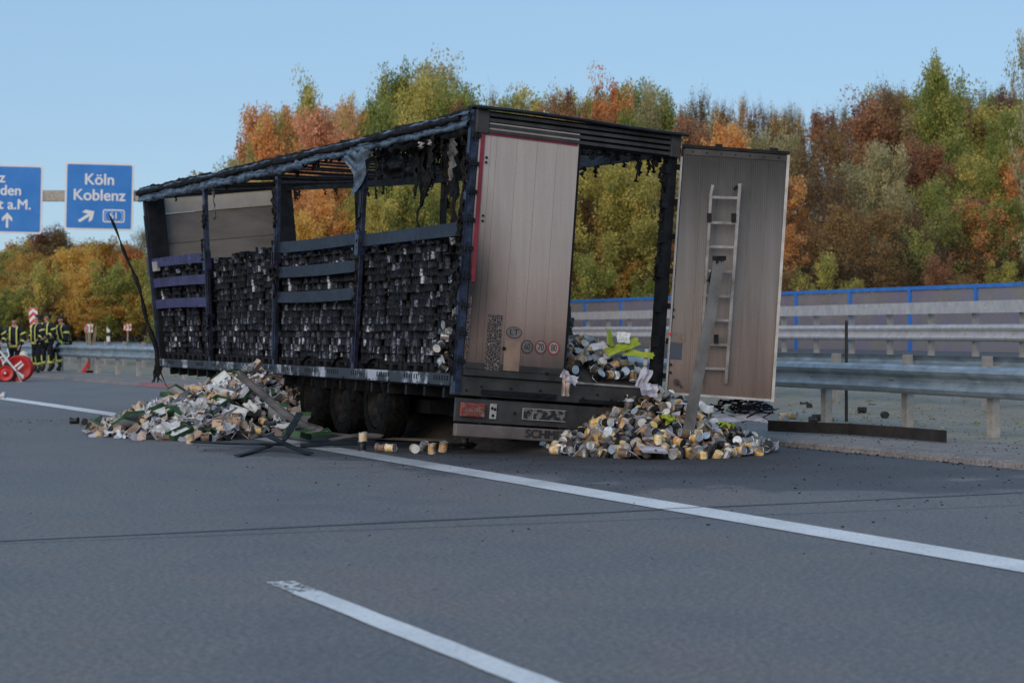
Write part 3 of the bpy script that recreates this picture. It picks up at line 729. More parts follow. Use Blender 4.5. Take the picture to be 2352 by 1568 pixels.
# ================================================================ the burnt semi-trailer
BX, BY, BZ = -0.627, 21.9, 0.76
RT = [(0,.076),(3.4,.0565),(6.8,.019),(10.2,-.037),(13.6,-.105)]      # how far the burnt box leans, along its length
def TD(p):
    r = interp(p.y, RT); h = p.z
    return Vector((p.x + r * h, p.y, BZ + h - r * p.x))
def TW(w, s, h):
    p = TD(Vector((w, s, h))); return Vector((BX + p.x * NX + p.y * DX, BY + p.x * NY + p.y * DY, p.z))
def rear(px, py):
    t = (px - 1176) / F; w = (t * BY - BX) / (NX - NY * t); Y = BY + NY * w; z = HC - (py - HOR) / F * Y - BZ
    r = .076; h = (z + r * w) / (1 + r * r); return w - r * h, h
def side(px, py):
    t = (px - 1176) / F; rh = 0
    for _ in range(5):
        s = ((BX + NX * rh) - (BY + NY * rh) * t) / (-DX + DY * t); Y = BY + DY * s + NY * rh
        h = HC - (py - HOR) / F * Y - BZ; rh = interp(s, RT) * h
    return s, h
trailer = empty('burnt_trailer', (BX, BY, 0), TH, label='long burnt out curtain-side semi-trailer with one rear door open and bare blackened ribs', cat='semi-trailer')
def TB(mb, name, mats, parent=None, smooth=False, twist=True, **k): return mb.build(name, mats, parent or trailer, smooth, TD if twist else None, **k)

def doormat(name, kind):
    m, n, l, b = nmat(name); co = n.new('ShaderNodeTexCoord').outputs['Object']
    sp = n.new('ShaderNodeSeparateXYZ'); l.new(co, sp.inputs[0])
    wob = noise_node(n, l, 2.2, 5, .6, co, (1, 1, .5))
    wo = mathn(n, l, 'MULTIPLY', mathn(n, l, 'SUBTRACT', wob, .5), .5)
    streak = noise_node(n, l, 5, 5, .7, co, (2.2, 2.2, .10))
    if kind == 'closed':
        base = ramp(n, l, streak, [(.3, (.37,.325,.305)), (.7, (.45,.40,.37))])
        a = mathn(n, l, 'DIVIDE', mathn(n, l, 'SUBTRACT', sp.outputs[0], .06), .50)
        c = mathn(n, l, 'DIVIDE', mathn(n, l, 'SUBTRACT', sp.outputs[2], 1.92), .85)
        d = mathn(n, l, 'DIVIDE', mathn(n, l, 'ADD', mathn(n, l, 'SQRT', mathn(n, l, 'ADD', mathn(n, l, 'MULTIPLY', a, a), mathn(n, l, 'MULTIPLY', c, c))), wo), 1.5)
        base = mix(n, l, 1, base, ramp(n, l, d, [(.20, (.05,.045,.045)), (.42, (.30,.28,.27)), (.60, (.66,.63,.61)), (.95, (1,1,1))]), 'MULTIPLY')
        zz = mathn(n, l, 'ADD', sp.outputs[2], mathn(n, l, 'MULTIPLY', wo, .5))
        base = mix(n, l, 1, base, ramp(n, l, mathn(n, l, 'DIVIDE', zz, 4.0), [(.22, (.17,.14,.13)), (.28, (.38,.30,.27)), (.36, (.70,.58,.53)), (.50, (.92,.87,.84)), (.66, (1,1,1))]), 'MULTIPLY')
    else:
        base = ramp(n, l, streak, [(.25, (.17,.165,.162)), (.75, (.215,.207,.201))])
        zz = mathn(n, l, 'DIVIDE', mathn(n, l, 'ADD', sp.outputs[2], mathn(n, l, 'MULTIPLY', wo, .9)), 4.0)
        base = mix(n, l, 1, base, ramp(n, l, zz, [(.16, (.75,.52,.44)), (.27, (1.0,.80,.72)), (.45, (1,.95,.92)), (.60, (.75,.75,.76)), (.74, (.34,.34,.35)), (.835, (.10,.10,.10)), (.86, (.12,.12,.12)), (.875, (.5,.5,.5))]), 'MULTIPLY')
        st2 = noise_node(n, l, 3.3, 3, .6, co, (1.6, 1.6, .04))
        base = mix(n, l, 1, base, ramp(n, l, st2, [(.36, (.80,.80,.80)), (.56, (1,1,1)), (.72, (1.08,1.07,1.07))]), 'MULTIPLY')
    sp2 = noise_node(n, l, 60, 3, .8, co)
    base = mix(n, l, 1, base, ramp(n, l, sp2, [(.28, (.6,.58,.56)), (.40, (1,1,1))]), 'MULTIPLY')
    l.new(base, b.inputs['Base Color']); b.inputs['Roughness'].default_value = .55; b.inputs['Metallic'].default_value = .0
    if kind != 'closed':
        w = n.new('ShaderNodeTexWave'); w.inputs['Scale'].default_value = 14; w.bands_direction = 'X'; l.new(co, w.inputs[0])
        bump(n, l, b, w.outputs['Fac'], .22, .004)
    else: bump(n, l, b, sp2, .08, .004)
    return m
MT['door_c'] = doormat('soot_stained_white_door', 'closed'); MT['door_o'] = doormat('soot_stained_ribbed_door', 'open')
MT['tape'] = simple('maroon_tape', (.24,.018,.035), .5, 0, (.14,.012,.022), 3, bstr=.05)
MT['header'] = simple('sooty_header', (.060,.056,.053), .55, .2, (.022,.021,.020), 3, bstr=.2)
MT['frameblk'] = simple('blackened_frame', (.018,.019,.022), .55, .3, (.008,.009,.011), 6, bstr=.5, bscale=22, spec=.2)
MT['rimlight'] = simple('bare_aluminium_edge', (.55,.53,.5), .4, .3, (.35,.33,.31), 5, bstr=.1)
def tint(name, base, blue, purple, hi, scale=1.1, rough=.38):
    m, n, l, b = nmat(name); co = n.new('ShaderNodeTexCoord').outputs['Object']
    f = noise_node(n, l, scale, 4, .65, co)
    c = ramp(n, l, f, [(.3, base), (.45, blue), (.58, base), (.68, purple), (.8, hi)])
    f2 = noise_node(n, l, 14, 5, .7, co)
    c = mix(n, l, 1, c, ramp(n, l, f2, [(.3, (.25,.25,.25)), (.6, (1,1,1))]), 'MULTIPLY')
    l.new(c, b.inputs['Base Color']); b.inputs['Metallic'].default_value = .55; b.inputs['Roughness'].default_value = rough
    bump(n, l, b, f2, .35, .01); return m
MT['tint'] = tint('beacon_tinted_steel', (.022,.026,.040), (.05,.065,.12), (.055,.045,.14), (.09,.12,.16))  # blue and purple emergency light painted into the steel colour
MT['slat'] = tint('beacon_tinted_side_board', (.022,.024,.036), (.036,.046,.072), (.05,.042,.11), (.08,.10,.12), 1.3, .5)  # the boards carry the same painted emergency light, darker
MT['slatp'] = tint('purple_beacon_tinted_board', (.05,.04,.11), (.10,.08,.24), (.17,.13,.42), (.20,.17,.40), 1.0, .5)  # stronger purple stands in for emergency light on the front bay
MT['tarp'] = tint('scorched_tarpaulin', (.05,.065,.085), (.19,.25,.33), (.045,.05,.075), (.32,.40,.48), 1.7, .42)
MT['boardbrown'] = simple('scorched_front_wall', (.20,.175,.155), .7, 0, (.13,.115,.105), 1.2, sc3=(1,1,3), bstr=.15)
MT['boardpale'] = simple('pale_front_wall_band', (.46,.42,.37), .6, 0, (.30,.27,.24), 1.4, bstr=.1)
def flaky():
    m, n, l, b = nmat('flaking_white_rail'); co = n.new('ShaderNodeTexCoord').outputs['Object']
    f = noise_node(n, l, 1.4, 6, .7, co, (1,1,1))
    l.new(ramp(n, l, f, [(.50, (.016,.018,.024)), (.54, (.09,.10,.13)), (.57, (.34,.38,.45)), (.7, (.44,.48,.55))]), b.inputs['Base Color'])
    b.inputs['Roughness'].default_value = .5; return m
MT['flaky'] = flaky()
def crackle():
    m, n, l, b = nmat('crazed_burnt_tape'); co = n.new('ShaderNodeTexCoord').outputs['Object']
    v = n.new('ShaderNodeTexVoronoi'); v.feature = 'DISTANCE_TO_EDGE'; v.inputs['Scale'].default_value = 34; l.new(co, v.inputs['Vector'])
    l.new(ramp(n, l, v.outputs['Distance'], [(.0, (.27,.23,.21)), (.03, (.20,.17,.155)), (.055, (.03,.018,.016))]), b.inputs['Base Color'])
    b.inputs['Roughness'].default_value = .6; bump(n, l, b, v.outputs['Distance'], .4, .01); return m
MT['crackle'] = crackle()

# ---- rear closed door
door = MB(); door.box(.055, 1.275, -.045, -.012, .12, 2.92)
door = TB(door, 'closed_door', MT['frameblk'])
W0, W1 = .06, 1.27; fr = [0, .115, .175, .377, .58, .78, 1]
for k in range(6):
    mb = MB(); mb.box(lerp(W0, W1, fr[k]) + .0015, lerp(W0, W1, fr[k+1]) - .0015, -.062 + (.004 if k in (0,) else 0) + .0015 * (k % 2), -.046, .20, 2.90)
    TB(mb, 'panel', MT['door_c'], door)
mb = MB(); mb.box(.06, 1.27, -.066, -.04, 2.84, 2.915); TB(mb, 'top_strip', MT['door_c'], door)
mb = MB(); mb.box(.06, 1.27, -.072, -.04, .125, .195); TB(mb, 'bottom_strip', MT['header'], door)
mb = MB(); mb.box(.075, 1.255, -.0665, -.063, .20, .27); TB(mb, 'sooty_band', MT['header'], door)
mb = MB(); mb.box(1.272, 1.30, -.055, -.0, .12, 2.93); TB(mb, 'door_edge_seal', MT['frameblk'], door)
mb = MB(); mb.box(.075, .122, -.070, -.0625, 1.15, 2.83); mb.box(.0755, 1.25, -.0705, -.0625, 2.775, 2.829); TB(mb, 'maroon_tape', MT['tape'], door)
mb = MB()
for px, py in ((1112,363),(1111,374),(1104,496),(1103,508)):
    w, h = rear(px, py); mb.tube([(w, -.062, h), (w, -.074, h)], .014, 8)
for k in range(7):
    mb.tube([(.2 + k * .165, -.066, 2.875), (.2 + k * .165, -.072, 2.875)], .010, 6)
for px, py in ((1250,858),(1152,800)):
    w, h = rear(px, py); mb.tube([(w, -.062, h), (w, -.08, h)], .02, 8)
TB(mb, 'bolts', MT['frameblk'], door, kind='stuff')
# crazed reflective strip, document flap, stickers
(a0, b0), (a1, b1) = rear(1104, 850), rear(1143, 724)
mb = MB(); mb.box(a0 + .02, a0 + .19, -.0672, -.0625, b0, b1); TB(mb, 'crazed_strip', MT['crackle'], door)
mb = MB(); mb.box(.062, .10, -.0678, -.0625, .3, 1.0); TB(mb, 'crazed_strip', MT['crackle'], door)
MT['flap'] = simple('rust_brown_plate', (.30,.205,.145), .5, 0, (.19,.125,.09), 3, bstr=.1)
(a0, b0), (a1, b1) = rear(1150, 850), rear(1188, 783)
mb = MB(); mb.box(a0, a0 + .19, -.069, -.0625, b0, b1); f = TB(mb, 'document_flap', MT['flap'], door)
MT['stick_d'] = simple('sooty_sticker_face', (.17,.155,.15), .6, 0, (.12,.11,.105), 5, bstr=.05)
MT['stick_m'] = simple('sticker_face', (.27,.24,.22), .6, 0, (.2,.18,.17), 5, bstr=.05)
MT['stick_l'] = simple('light_sticker_face', (.36,.33,.3), .6, 0, (.3,.27,.25), 5, bstr=.05)
MT['ring_d'] = simple('sooty_ring', (.07,.045,.045), .6, 0, (.04,.03,.03), 5, bstr=.05)
MT['ring_m'] = simple('dull_red_ring', (.20,.03,.04), .6, 0, (.12,.03,.03), 5, bstr=.05)
MT['ring_r'] = simple('red_ring', (.36,.03,.045), .6, 0, (.28,.03,.04), 5, bstr=.05)
MT['ink'] = simple('black_ink', (.018,.017,.017), .6, 0, (.03,.028,.027), 5, bstr=0)
def disc(mb, w, h, rx, rz, y0, y1, n=28, r0=0):
    c = TD(Vector((w, 0, h)))
    o = len(mb.v)
    for k in range(n):
        t = 2*math.pi*k/n; mb.v.append((w + rx*math.cos(t), y0, h + rz*math.sin(t)))
    for k in range(n):
        t = 2*math.pi*k/n; mb.v.append((w + rx*math.cos(t), y1, h + rz*math.sin(t)))
    mb.f.append(tuple(o + k for k in range(n))); mb.m.append(0)
    for k in range(n): mb.f.append((o + k, o + n + k, o + n + (k+1)%n, o + (k+1)%n)); mb.m.append(0)
def tput(txt, size, mat, w, s, h, parent, sx=1, bold=0, name='lettering'):
    me = text_mesh(txt, size, mat, .001, bold)
    for v in me.vertices:
        p = TD(Vector((w + v.co.x * sx, s - v.co.z, h + v.co.y))); v.co = p
    return inst(name, me, (0,0,0), parent=parent)
for px, py, t, fc, rg_ in ((1205,796,'60','stick_d','ring_d'), (1236,797,'70','stick_m','ring_m'), (1266,799,'80','stick_l','ring_r')):
    w, h = rear(px, py)
    mb = MB(); disc(mb, w, h, .071, .077, -.0685, -.063); o = TB(mb, 'speed_sticker', MT[rg_], door)
    mb = MB(); disc(mb, w, h, .056, .062, -.0700, -.0684); TB(mb, 'sticker_face', MT[fc], door)
    tput(t, .105, MT['ink'], w, -.0712, h - .002, door, .72, .0015)
w, h = rear(1175, 763)
mb = MB(); disc(mb, w, h, .094, .064, -.0685, -.063); TB(mb, 'country_sticker', MT['ink'], door)
mb = MB(); disc(mb, w, h, .087, .057, -.0698, -.0684); TB(mb, 'sticker_face', MT['stick_d'], door)
tput('LT', .095, MT['ink'], w, -.0712, h - .002, door, 1.1, .001)
# ---- header, posts, sill
hd = MB(); hd.box(0, 2.55, -.02, .10, 2.78, 3.05); hd = TB(hd, 'rear_header', MT['frameblk'])
for k in range(4):
    mb = MB(); z = 2.80 + .062 * k
    mb.box(.16, 2.42, -.085, -.018, z, z + .035); TB(mb, 'louvre', MT['header'], hd)
mb = MB(); mb.box(0.0, .158, -.09, -.018, 2.785, 3.045); TB(mb, 'header_end', MT['header'], hd, bevel=.01)
mb = MB(); mb.box(2.422, 2.55, -.09, -.018, 2.785, 3.045); TB(mb, 'header_end', MT['header'], hd, bevel=.01)
mb = MB()
prof = [(-.17,3.035),(-.18,3.05),(-.15,3.075),(-.05,3.092),(.15,3.095),(.15,3.075),(-.04,3.07),(-.14,3.052)]
n = len(prof)
for w in np.linspace(-.02, 2.60, 14):
    for y, z in prof: mb.v.append((w, y, z + .012 * math.sin(w * 2.1)))
for i in range(13):
    for k in range(n): mb.f.append((i*n+k, i*n+(k+1)%n, (i+1)*n+(k+1)%n, (i+1)*n+k)); mb.m.append(0)
mb.f.append(tuple(range(n))[::-1]); mb.m.append(0); mb.f.append(tuple(13*n+k for k in range(n))); mb.m.append(0)
TB(mb, 'roof_lip', MT['frameblk'], hd)
mb = MB(); mb.box(-.02, .052, -.05, .09, -.08, 3.04); mb.box(-.035, -.018, -.02, .05, .05, 2.9); cp = TB(mb, 'corner_post', MT['tint'])
for k in range(9):
    mb = MB(); z = .25 + k * .31; mb.box(-.028, .065, -.085, -.05, z, z + .045); mb.tube([(.01,-.07,z-.03),(.01,-.07,z+.09)], .012, 6); TB(mb, 'hinge', MT['frameblk'], cp)
mb = MB(); mb.box(2.44, 2.55, -.02, .12, -.08, 2.8); cp = TB(mb, 'corner_post', MT['frameblk'])
for k in range(7):
    mb = MB(); z = .2 + k * .40; mb.box(2.40, 2.47, -.04, .05, z, z + .16 * (1 if k % 2 else .6)); mb.box(2.53, 2.60, -.09, -.03, z + .05, z + .11); TB(mb, 'hinge', MT['frameblk'], cp)
mb = MB(); mb.box(2.555, 2.575, -.10, -.085, .05, 2.8); TB(mb, 'seal_strip', MT['rimlight'], cp)
w, h = 2.565, .76
mb = MB(); disc(mb, w, h, .014, .018, -.112, -.101, 12); MT['reflr'] = simple('red_reflector', (.8,.03,.02), .2, 0, (.7,.02,.02), 3, bstr=0); TB(mb, 'reflector', MT['reflr'], cp)
sill = MB(); sill.box(0, 2.55, -.04, .15, -.10, .115); sill = TB(sill, 'rear_sill', MT['header'], bevel=.008)
mb = MB()
for k in range(14): mb.tube([(.12 + k * .178, -.04, -.04 + .05 * (k % 2)), (.12 + k * .178, -.055, -.04 + .05 * (k % 2))], .014, 6)
mb.box(.3, 1.2, -.075, -.041, -.075, -.02); mb.box(1.5, 2.4, -.07, -.041, -.09, -.05)
TB(mb, 'buffer_strip', MT['frameblk'], sill)
mb = MB(); mb.box(1.30, 2.44, -.06, .2, .116, .14); TB(mb, 'sill_edge', MT['ladder'], sill)
# ---- lamp panel and under-run bumper
lp = MB(); lp.box(.02, 2.50, -.02, .03, -.385, -.13); lp = TB(lp, 'lamp_panel', MT['header'])
def lampmat():
    m, n, l, b = nmat('melted_red_lamp'); co = n.new('ShaderNodeTexCoord').outputs['Object']
    v = n.new('ShaderNodeTexVoronoi'); v.feature = 'DISTANCE_TO_EDGE'; v.inputs['Scale'].default_value = 55; l.new(noise_node(n, l, 6, 3, .5, co), v.inputs['Vector']) if False else l.new(co, v.inputs['Vector'])
    f = noise_node(n, l, 14, 4, .7, co)
    c = ramp(n, l, f, [(.38, (.34,.02,.02)), (.5, (.20,.07,.05)), (.62, (.25,.18,.14))])
    c = mix(n, l, 1, c, ramp(n, l, v.outputs['Distance'], [(.0, (.25,.2,.2)), (.12, (1,1,1))]), 'MULTIPLY')
    l.new(c, b.inputs['Base Color']); b.inputs['Roughness'].default_value = .35; bump(n, l, b, f, .8, .02); return m
MT['lamp'] = lampmat()
for w in (.06, 2.15):
    mb = MB(); mb.box(w, w + .30, -.06, -.021, -.33, -.175); TB(mb, 'rear_lamp', MT['lamp'], lp, bevel=.015)
mb = MB(); mb.box(.42, .50, -.045, -.021, -.34, -.17); TB(mb, 'scorched_bracket', MT['rimlight'], lp, bevel=.006)
mb = MB()
for dw, dh in ((.44,-.22),(.475,-.23),(.455,-.30),(.72,-.26)): disc(mb, dw, dh, .015, .017, -.053, -.046, 12)
TB(mb, 'hole', MT['char'], lp)
MT['numplate'] = simple('burnt_number_plate', (.16,.15,.145), .6, 0, (.012,.012,.012), 16, bstr=.8, lo=.42, hi=.52)
mb = MB(); mb.box(.82, 1.34, -.045, -.021, -.315, -.20); pl = TB(mb, 'number_plate', MT['numplate'], lp)
mb = MB()
for a0, a1, b0, b1 in ((.82,1.34,-.20,-.194),(.82,1.34,-.321,-.315),(.814,.82,-.321,-.194),(.935,.94,-.315,-.2)): mb.box(a0, a1, -.052, -.03, b0, b1)
TB(mb, 'plate_frame', MT['rimlight'], lp)
bp = MB(); bp.box(.02, 2.50, -.06, .03, -.55, -.41); bp = TB(bp, 'underrun_bumper', MT['door_o'], bevel=.012)
MT['bump'] = simple('sooty_bumper', (.17,.14,.13), .55, .1, (.085,.072,.068), 2.5, bstr=.2); bp.data.materials[0] = MT['bump']
tput('SCHMITZ', .125, MT['ink'], 1.15, -.0615, -.478, bp, 1.12, .0075)
for w in (.35, 2.1):
    mb = MB(); mb.box(w, w + .08, .03, .12, -.5, .1); TB(mb, 'bumper_bracket', MT['frameblk'])
# ---- open door (folded out to the right of the rear)
HX, HS = 2.58, -.07
dvx, dvy = NX, -NY                      # world +X seen from the trailer
def OD(p): return TD(Vector((HX + p.x * dvx - p.y * -NY, HS + p.x * dvy + p.y * NX, p.z)))
OD = lambda p: TD(Vector((HX + p.x * NX + p.y * NY, HS - p.x * NY + p.y * NX, p.z)) )
def ODf(p):
    q = OD(p); r = .076 ; q.z += r * (HX + p.x * NX + p.y * NY) - .14 - .069 * (p.x); return q
def OB(mb, name, mat, parent=None, **k): return mb.build(name, mat, parent or trailer, False, ODf, **k)
od = MB(); od.box(.0, 1.235, 0, .035, .02, 2.88); od = OB(od, 'open_door', MT['frameblk'])
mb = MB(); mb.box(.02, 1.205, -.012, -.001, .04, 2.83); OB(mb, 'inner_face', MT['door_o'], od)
for k in range(6):
    mb = MB(); x = .24 + .19 * k; mb.box(x, x + .008, -.0165, -.012, .045, 2.76); OB(mb, 'rib', MT['door_o'], od)
mb = MB(); mb.box(1.207, 1.24, -.03, .04, .01, 2.85); OB(mb, 'edge_strip', MT['rimlight'], od)
mb = MB(); mb.box(.03, 1.206, -.022, -.012, 2.775, 2.845); OB(mb, 'top_strip', MT['header'], od)
mb = MB(); mb.box(.02, 1.206, -.028, -.012, .015, .042); OB(mb, 'bottom_strip', MT['rimlight'], od)
mb = MB(); mb.box(.0, 1.23, -.035, .05, 2.852, 2.89); mb.box(.38,.46,-.03,.03,2.889,2.92); mb.box(1.0,1.1,-.03,.03,2.889,2.92); OB(mb, 'top_seal', MT['frameblk'], od)
mb = MB()
for k in range(7): mb.tube([(.12 + k*.165, -.022, 2.81), (.12 + k*.165, -.03, 2.81)], .010, 6)
def odl(px, py): 
    X = (px - 1176)/F*22.9; z = HC - (py-HOR)/F*22.9; lo, hi = -.5, 3.5
    h = z - BZ + .14 - .0; 
    for _ in range(4):
        q = ODf(Vector((0, 0, h))); x0 = BX + q.x*NX + q.y*DX
        a = X - x0; h += z - ODf(Vector((a, 0, h))).z
    return a, h
for px, py in ((1546,711),(1545,727),(1540,837),(1539,855)):
    a, h = odl(px, py); mb.tube([(a, -.012, h), (a, -.028, h)], .016, 8)
OB(mb, 'bolts', MT['frameblk'], od, kind='stuff')
a, h = odl(1552, 876); mb = MB(); mb.tube([(a,-.012,h),(a,-.05,h)], .035, 10); mb.tube([(a,-.05,h),(a+.07,-.06,h-.06)], .01, 6); OB(mb, 'latch', MT['header'], od)
MT['warn'] = simple('scorched_orange_label', (.20,.10,.05), .6, 0, (.10,.06,.04), 4, bstr=0)
MT['bluelab'] = simple('dull_blue_label', (.03,.045,.075), .6, 0, (.025,.035,.055), 4, bstr=0)
(a0, h0), (a1, h1) = odl(1527, 783), odl(1571, 765); mb = MB(); mb.box(a0, a0+.22, -.0185, -.0165, h0, h0+.11); OB(mb, 'warning_label', MT['stick_d'], od)
mb = MB()
for k in (0, 2):
    x = a0 + .015 + .062 * k; mb.add([(x, -.0192, h0+.02), (x+.075, -.0192, h0+.02), (x+.0375, -.0192, h0+.09)], [(0,1,2)])
OB(mb, 'warning_triangle', MT['warn'], od)
mb = MB(); mb.box(a0, a0+.2, -.0185, -.0165, h0-.20, h0-.01); OB(mb, 'blue_label', MT['bluelab'], od)

# ---- floor, chassis, axles
mb = MB(); mb.ybox(.02, 2.53, .15, 13.55, -.02, .10, 16); fl = TB(mb, 'floor', MT['char'])
for w in (.75, 1.65):
    mb = MB(); mb.ybox(w, w + .12, .1, 13.2, -.38, -.03, 16); TB(mb, 'chassis_beam', MT['frameblk'])
for k in range(22):
    mb = MB(); s = .4 + k * .6; mb.box(.04, 2.5, s, s + .06, -.14, -.03); TB(mb, 'cross_member', MT['frameblk'])
def wheel(s, w, flip):
    c = (w, s, .47)
    wh = MB()
    prof = [(.30, -.14),(.40, -.155),(.455, -.13),(.475, -.06),(.475,.06),(.455,.13),(.40,.155),(.30,.14)]
    wh.lathe(prof, 'x', 28, c); r2 = random.Random(int(s * 10))
    wh.v = [(x, y + r2.uniform(-.012,.012), max(.01, z + r2.uniform(-.014,.014))) for x, y, z in wh.v]
    wo = wh.build('wheel', MT['tyre'], trailer)
    rm = MB(); rm.lathe([(.0,-.02),(.12,-.02),(.13,-.08),(.10,-.09),(.0,-.10)], 'x', 16, c); rm.lathe([(.30,-.13),(.285,-.14),(.27,-.10),(.22,-.02),(.12,-.01)], 'x', 24, c)
    for k in range(10):
        t = 2*math.pi*k/10; rm.tube([(w-.02, s+.18*math.cos(t), .47+.18*math.sin(t)), (w-.06, s+.18*math.cos(t), .47+.18*math.sin(t))], .014, 6)
    rm.build('rim', MT['rim'], wo)
for s in (2.7, 4.0, 5.3):
    wheel(s, .18, 1); wheel(s, 2.37, 1)
    mb = MB(); mb.tube([(.2, s, .47), (2.35, s, .47)], .07, 10); mb.box(.7,.85,s-.12,s+.12,.36,.6); mb.box(1.7,1.85,s-.12,s+.12,.36,.6); mb.build('axle', MT['frameblk'], trailer)
    for w in (.45, 1.9):
        mb = MB(); mb.lathe([(.10,0),(.14,.06),(.12,.12),(.13,.18),(.09,.24)], 'z', 12, (w+.1, s+.35, .36)); mb.build('air_spring', MT['char'], trailer)
for w in (.45, 1.9):
    mb = MB(); mb.box(w, w+.12, 11.0, 11.12, .02, .75); mb.box(w-.1, w+.22, 10.9, 11.22, 0, .03); mb.build('landing_leg', MT['frameblk'], trailer)
# ---- wheel guards, suspension frame, and an added box blacking out the gap
mb = MB(); mb.box(.95, 2.3, .55, 2.0, -.58, -.10); mb.build('dark_filler_box', MT['char'], trailer, False, TD)
for s in (2.7, 4.0, 5.3):
    mb = MB()
    mb.grid(lambda a, b: (.02 + .34*b, s + .56*math.cos(math.pi*(.08+.84*a)), .47 + .56*math.sin(math.pi*(.08+.84*a))), 12, 1); mb.build('mudguard', MT['char'], trailer)
mb = MB(); mb.box(.5, 2.2, 2.0, 6.2, -.36, -.2); mb.build('suspension_frame', MT['char'], trailer, False, TD)
# ---- left bottom rail
mb = MB(); mb.ybox(-.03, .03, .1, 13.6, .0, .018, 24); mb.ybox(-.028, -.008, .1, 13.6, .018, .13, 24); TB(mb, 'bottom_rail', MT['flaky'])
mb = MB()
for k in range(170):
    s = .16 + k * .079
    if (k // 6) % 2 == 0 and s < 13.4: mb.box(-.031, -.027, s, s + .026, .05, .105)
TB(mb, 'slot', MT['char'], kind='stuff')
mb = MB(); mb.ybox(2.52, 2.57, .1, 13.6, .0, .13, 24); TB(mb, 'bottom_rail', MT['flaky'])
for k in range(34):   # charred bits hanging at the sill
    s = U(.2, 13.2); L = U(.01, .10) * U(.3, 1.3); mb = MB() if k == 0 else mb
    mb.grid(lambda a, b: (-.035 + .01*math.sin(9*a+k), s + (b-.5)*.05*(1-a*.7), .02 - a*L), 3, 1)
TB(mb, 'charred_fringe', MT['char'])
# ---- cant rails, pillars, side boards
mb = MB(); mb.ybox(-.05, .08, .05, 13.6, 2.90, 3.0, 34); mb.ybox(-.06,-.05,.05,13.6,2.935,2.965,34); TB(mb, 'roof_rail', MT['tarp'])
mb = MB(); mb.ybox(2.45, 2.56, .05, 13.6, 2.82, 3.05, 34); TB(mb, 'roof_rail', MT['frameblk'])
def pillar(w, s, wd=.10, dp=.06, mat='tint', h0=.0, h1=2.88):
    p = MB(); p.box(w, w + dp, s - wd/2, s + wd/2, h0, h1); p = TB(p, 'pillar', MT[mat], bevel=.006)
    q = MB(); q.box(w - .014, w, s - wd*.32, s - wd*.12, h0 + .2, h1 - .3); q.box(w - .014, w, s + wd*.12, s + wd*.32, h0 + .2, h1 - .3); TB(q, 'guide_rib', MT[mat], p)
    q = MB(); q.box(w - .03, w + dp + .01, s - wd*.65, s + wd*.65, 1.55, 1.86); TB(q, 'board_pocket', MT[mat], p)
for s in (3.4, 6.8, 10.2): pillar(-.03, s)
pillar(-.02, 13.5, .09, .09)
for s, wd in ((3.4, .1), (6.8, .1), (10.15, .22)): pillar(2.49, s, wd, .06, 'frameblk')
mb = MB(); mb.box(2.3, 2.56, 13.3, 13.6, .1, 2.95); TB(mb, 'corner_post', MT['frameblk'])
mb = MB(); mb.box(.0, .3, 13.35, 13.6, .1, 2.95); TB(mb, 'corner_post', MT['frameblk'])
def slat(s0, s1, h, w=-.01, hh=.15, mat='slat', sag=0):
    mb = MB(); N = 6
    for k in range(N + 1):
        t = k / N; s = lerp(s0, s1, t); z = h - sag * 4 * t * (1 - t)
        mb.v += [(w, s, z), (w + .028, s, z), (w + .028, s, z + hh), (w, s, z + hh)]
    for k in range(N):
        a = 4*k
        for i in range(4): j = (i+1) % 4; mb.f.append((a+i, a+4+i, a+4+j, a+j)); mb.m.append(0)
    mb.f += [(0,1,2,3), (4*N, 4*N+3, 4*N+2, 4*N+1)]; mb.m += [0,0]
    TB(mb, 'side_board', MT[mat])
slat(.1, 3.33, 1.66)
for h in (1.0, 1.35, 1.70): slat(3.48, 6.73, h, sag=.015)
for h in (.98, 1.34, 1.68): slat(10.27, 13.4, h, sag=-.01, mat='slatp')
mb = MB(); mb.box(-.03,.03,13.05,13.3,1.62,1.78); TB(mb, 'pale_bracket', MT['rimlight'])
# ---- front wall
mb = MB(); mb.box(.05, 2.5, 13.53, 13.6, .1, 2.58); TB(mb, 'front_wall', MT['boardbrown'])
for k in range(5):
    mb = MB(); mb.box(.1, 2.45, 13.505, 13.531, .15 + .48*k, .15 + .48*k + .47); TB(mb, 'wall_board', MT['boardbrown'])
mb = MB(); mb.box(.05, 2.5, 13.51, 13.6, 2.585, 2.84); TB(mb, 'front_wall_band', MT['boardpale'])
mb = MB(); mb.box(.0, 2.55, 13.5, 13.6, 2.845, 3.0); TB(mb, 'front_header', MT['frameblk'])
# ---- roof bows
r5 = random.Random(5)
for k in range(36):
    s = .45 + k * .365
    if r5.random() < .08: continue
    mb = MB(); dz = r5.uniform(-.02, .02); sg = r5.uniform(0, .05)
    mb.tube([(lerp(0, 2.5, t), s + r5.uniform(-.02,.02), 2.93 + dz - sg * 4 * t * (1-t)) for t in (0,.2,.4,.6,.8,1)], .017, 5)
    TB(mb, 'roof_bow', MT['char'])
def shred(w, s, h, L, wd, seed, mat='char', ang=0, name='tarp_shred', parent=None, lean=0):
    ca, sa = math.cos(ang), math.sin(ang)
    def f(a, b):
        nn = noise.noise(Vector((seed, a * 3.1, 0))); n2 = noise.noise(Vector((seed + 40, a * 7, b * 2.3))); n3 = noise.noise(Vector((seed+80, a*11, b*4)))
        wdt = wd * (1 - .75 * a ** 1.6) * (1 + .5 * n2)
        x = (b - .5) * wdt + nn * .15 * L + n3*.02
        return (w + x * sa + n2 * .06, s + x * ca + lean * a, h - a * L + n3*.02)
    mb = MB(); mb.grid(f, 12, 5); return TB(mb, name, MT[mat], parent, smooth=True)
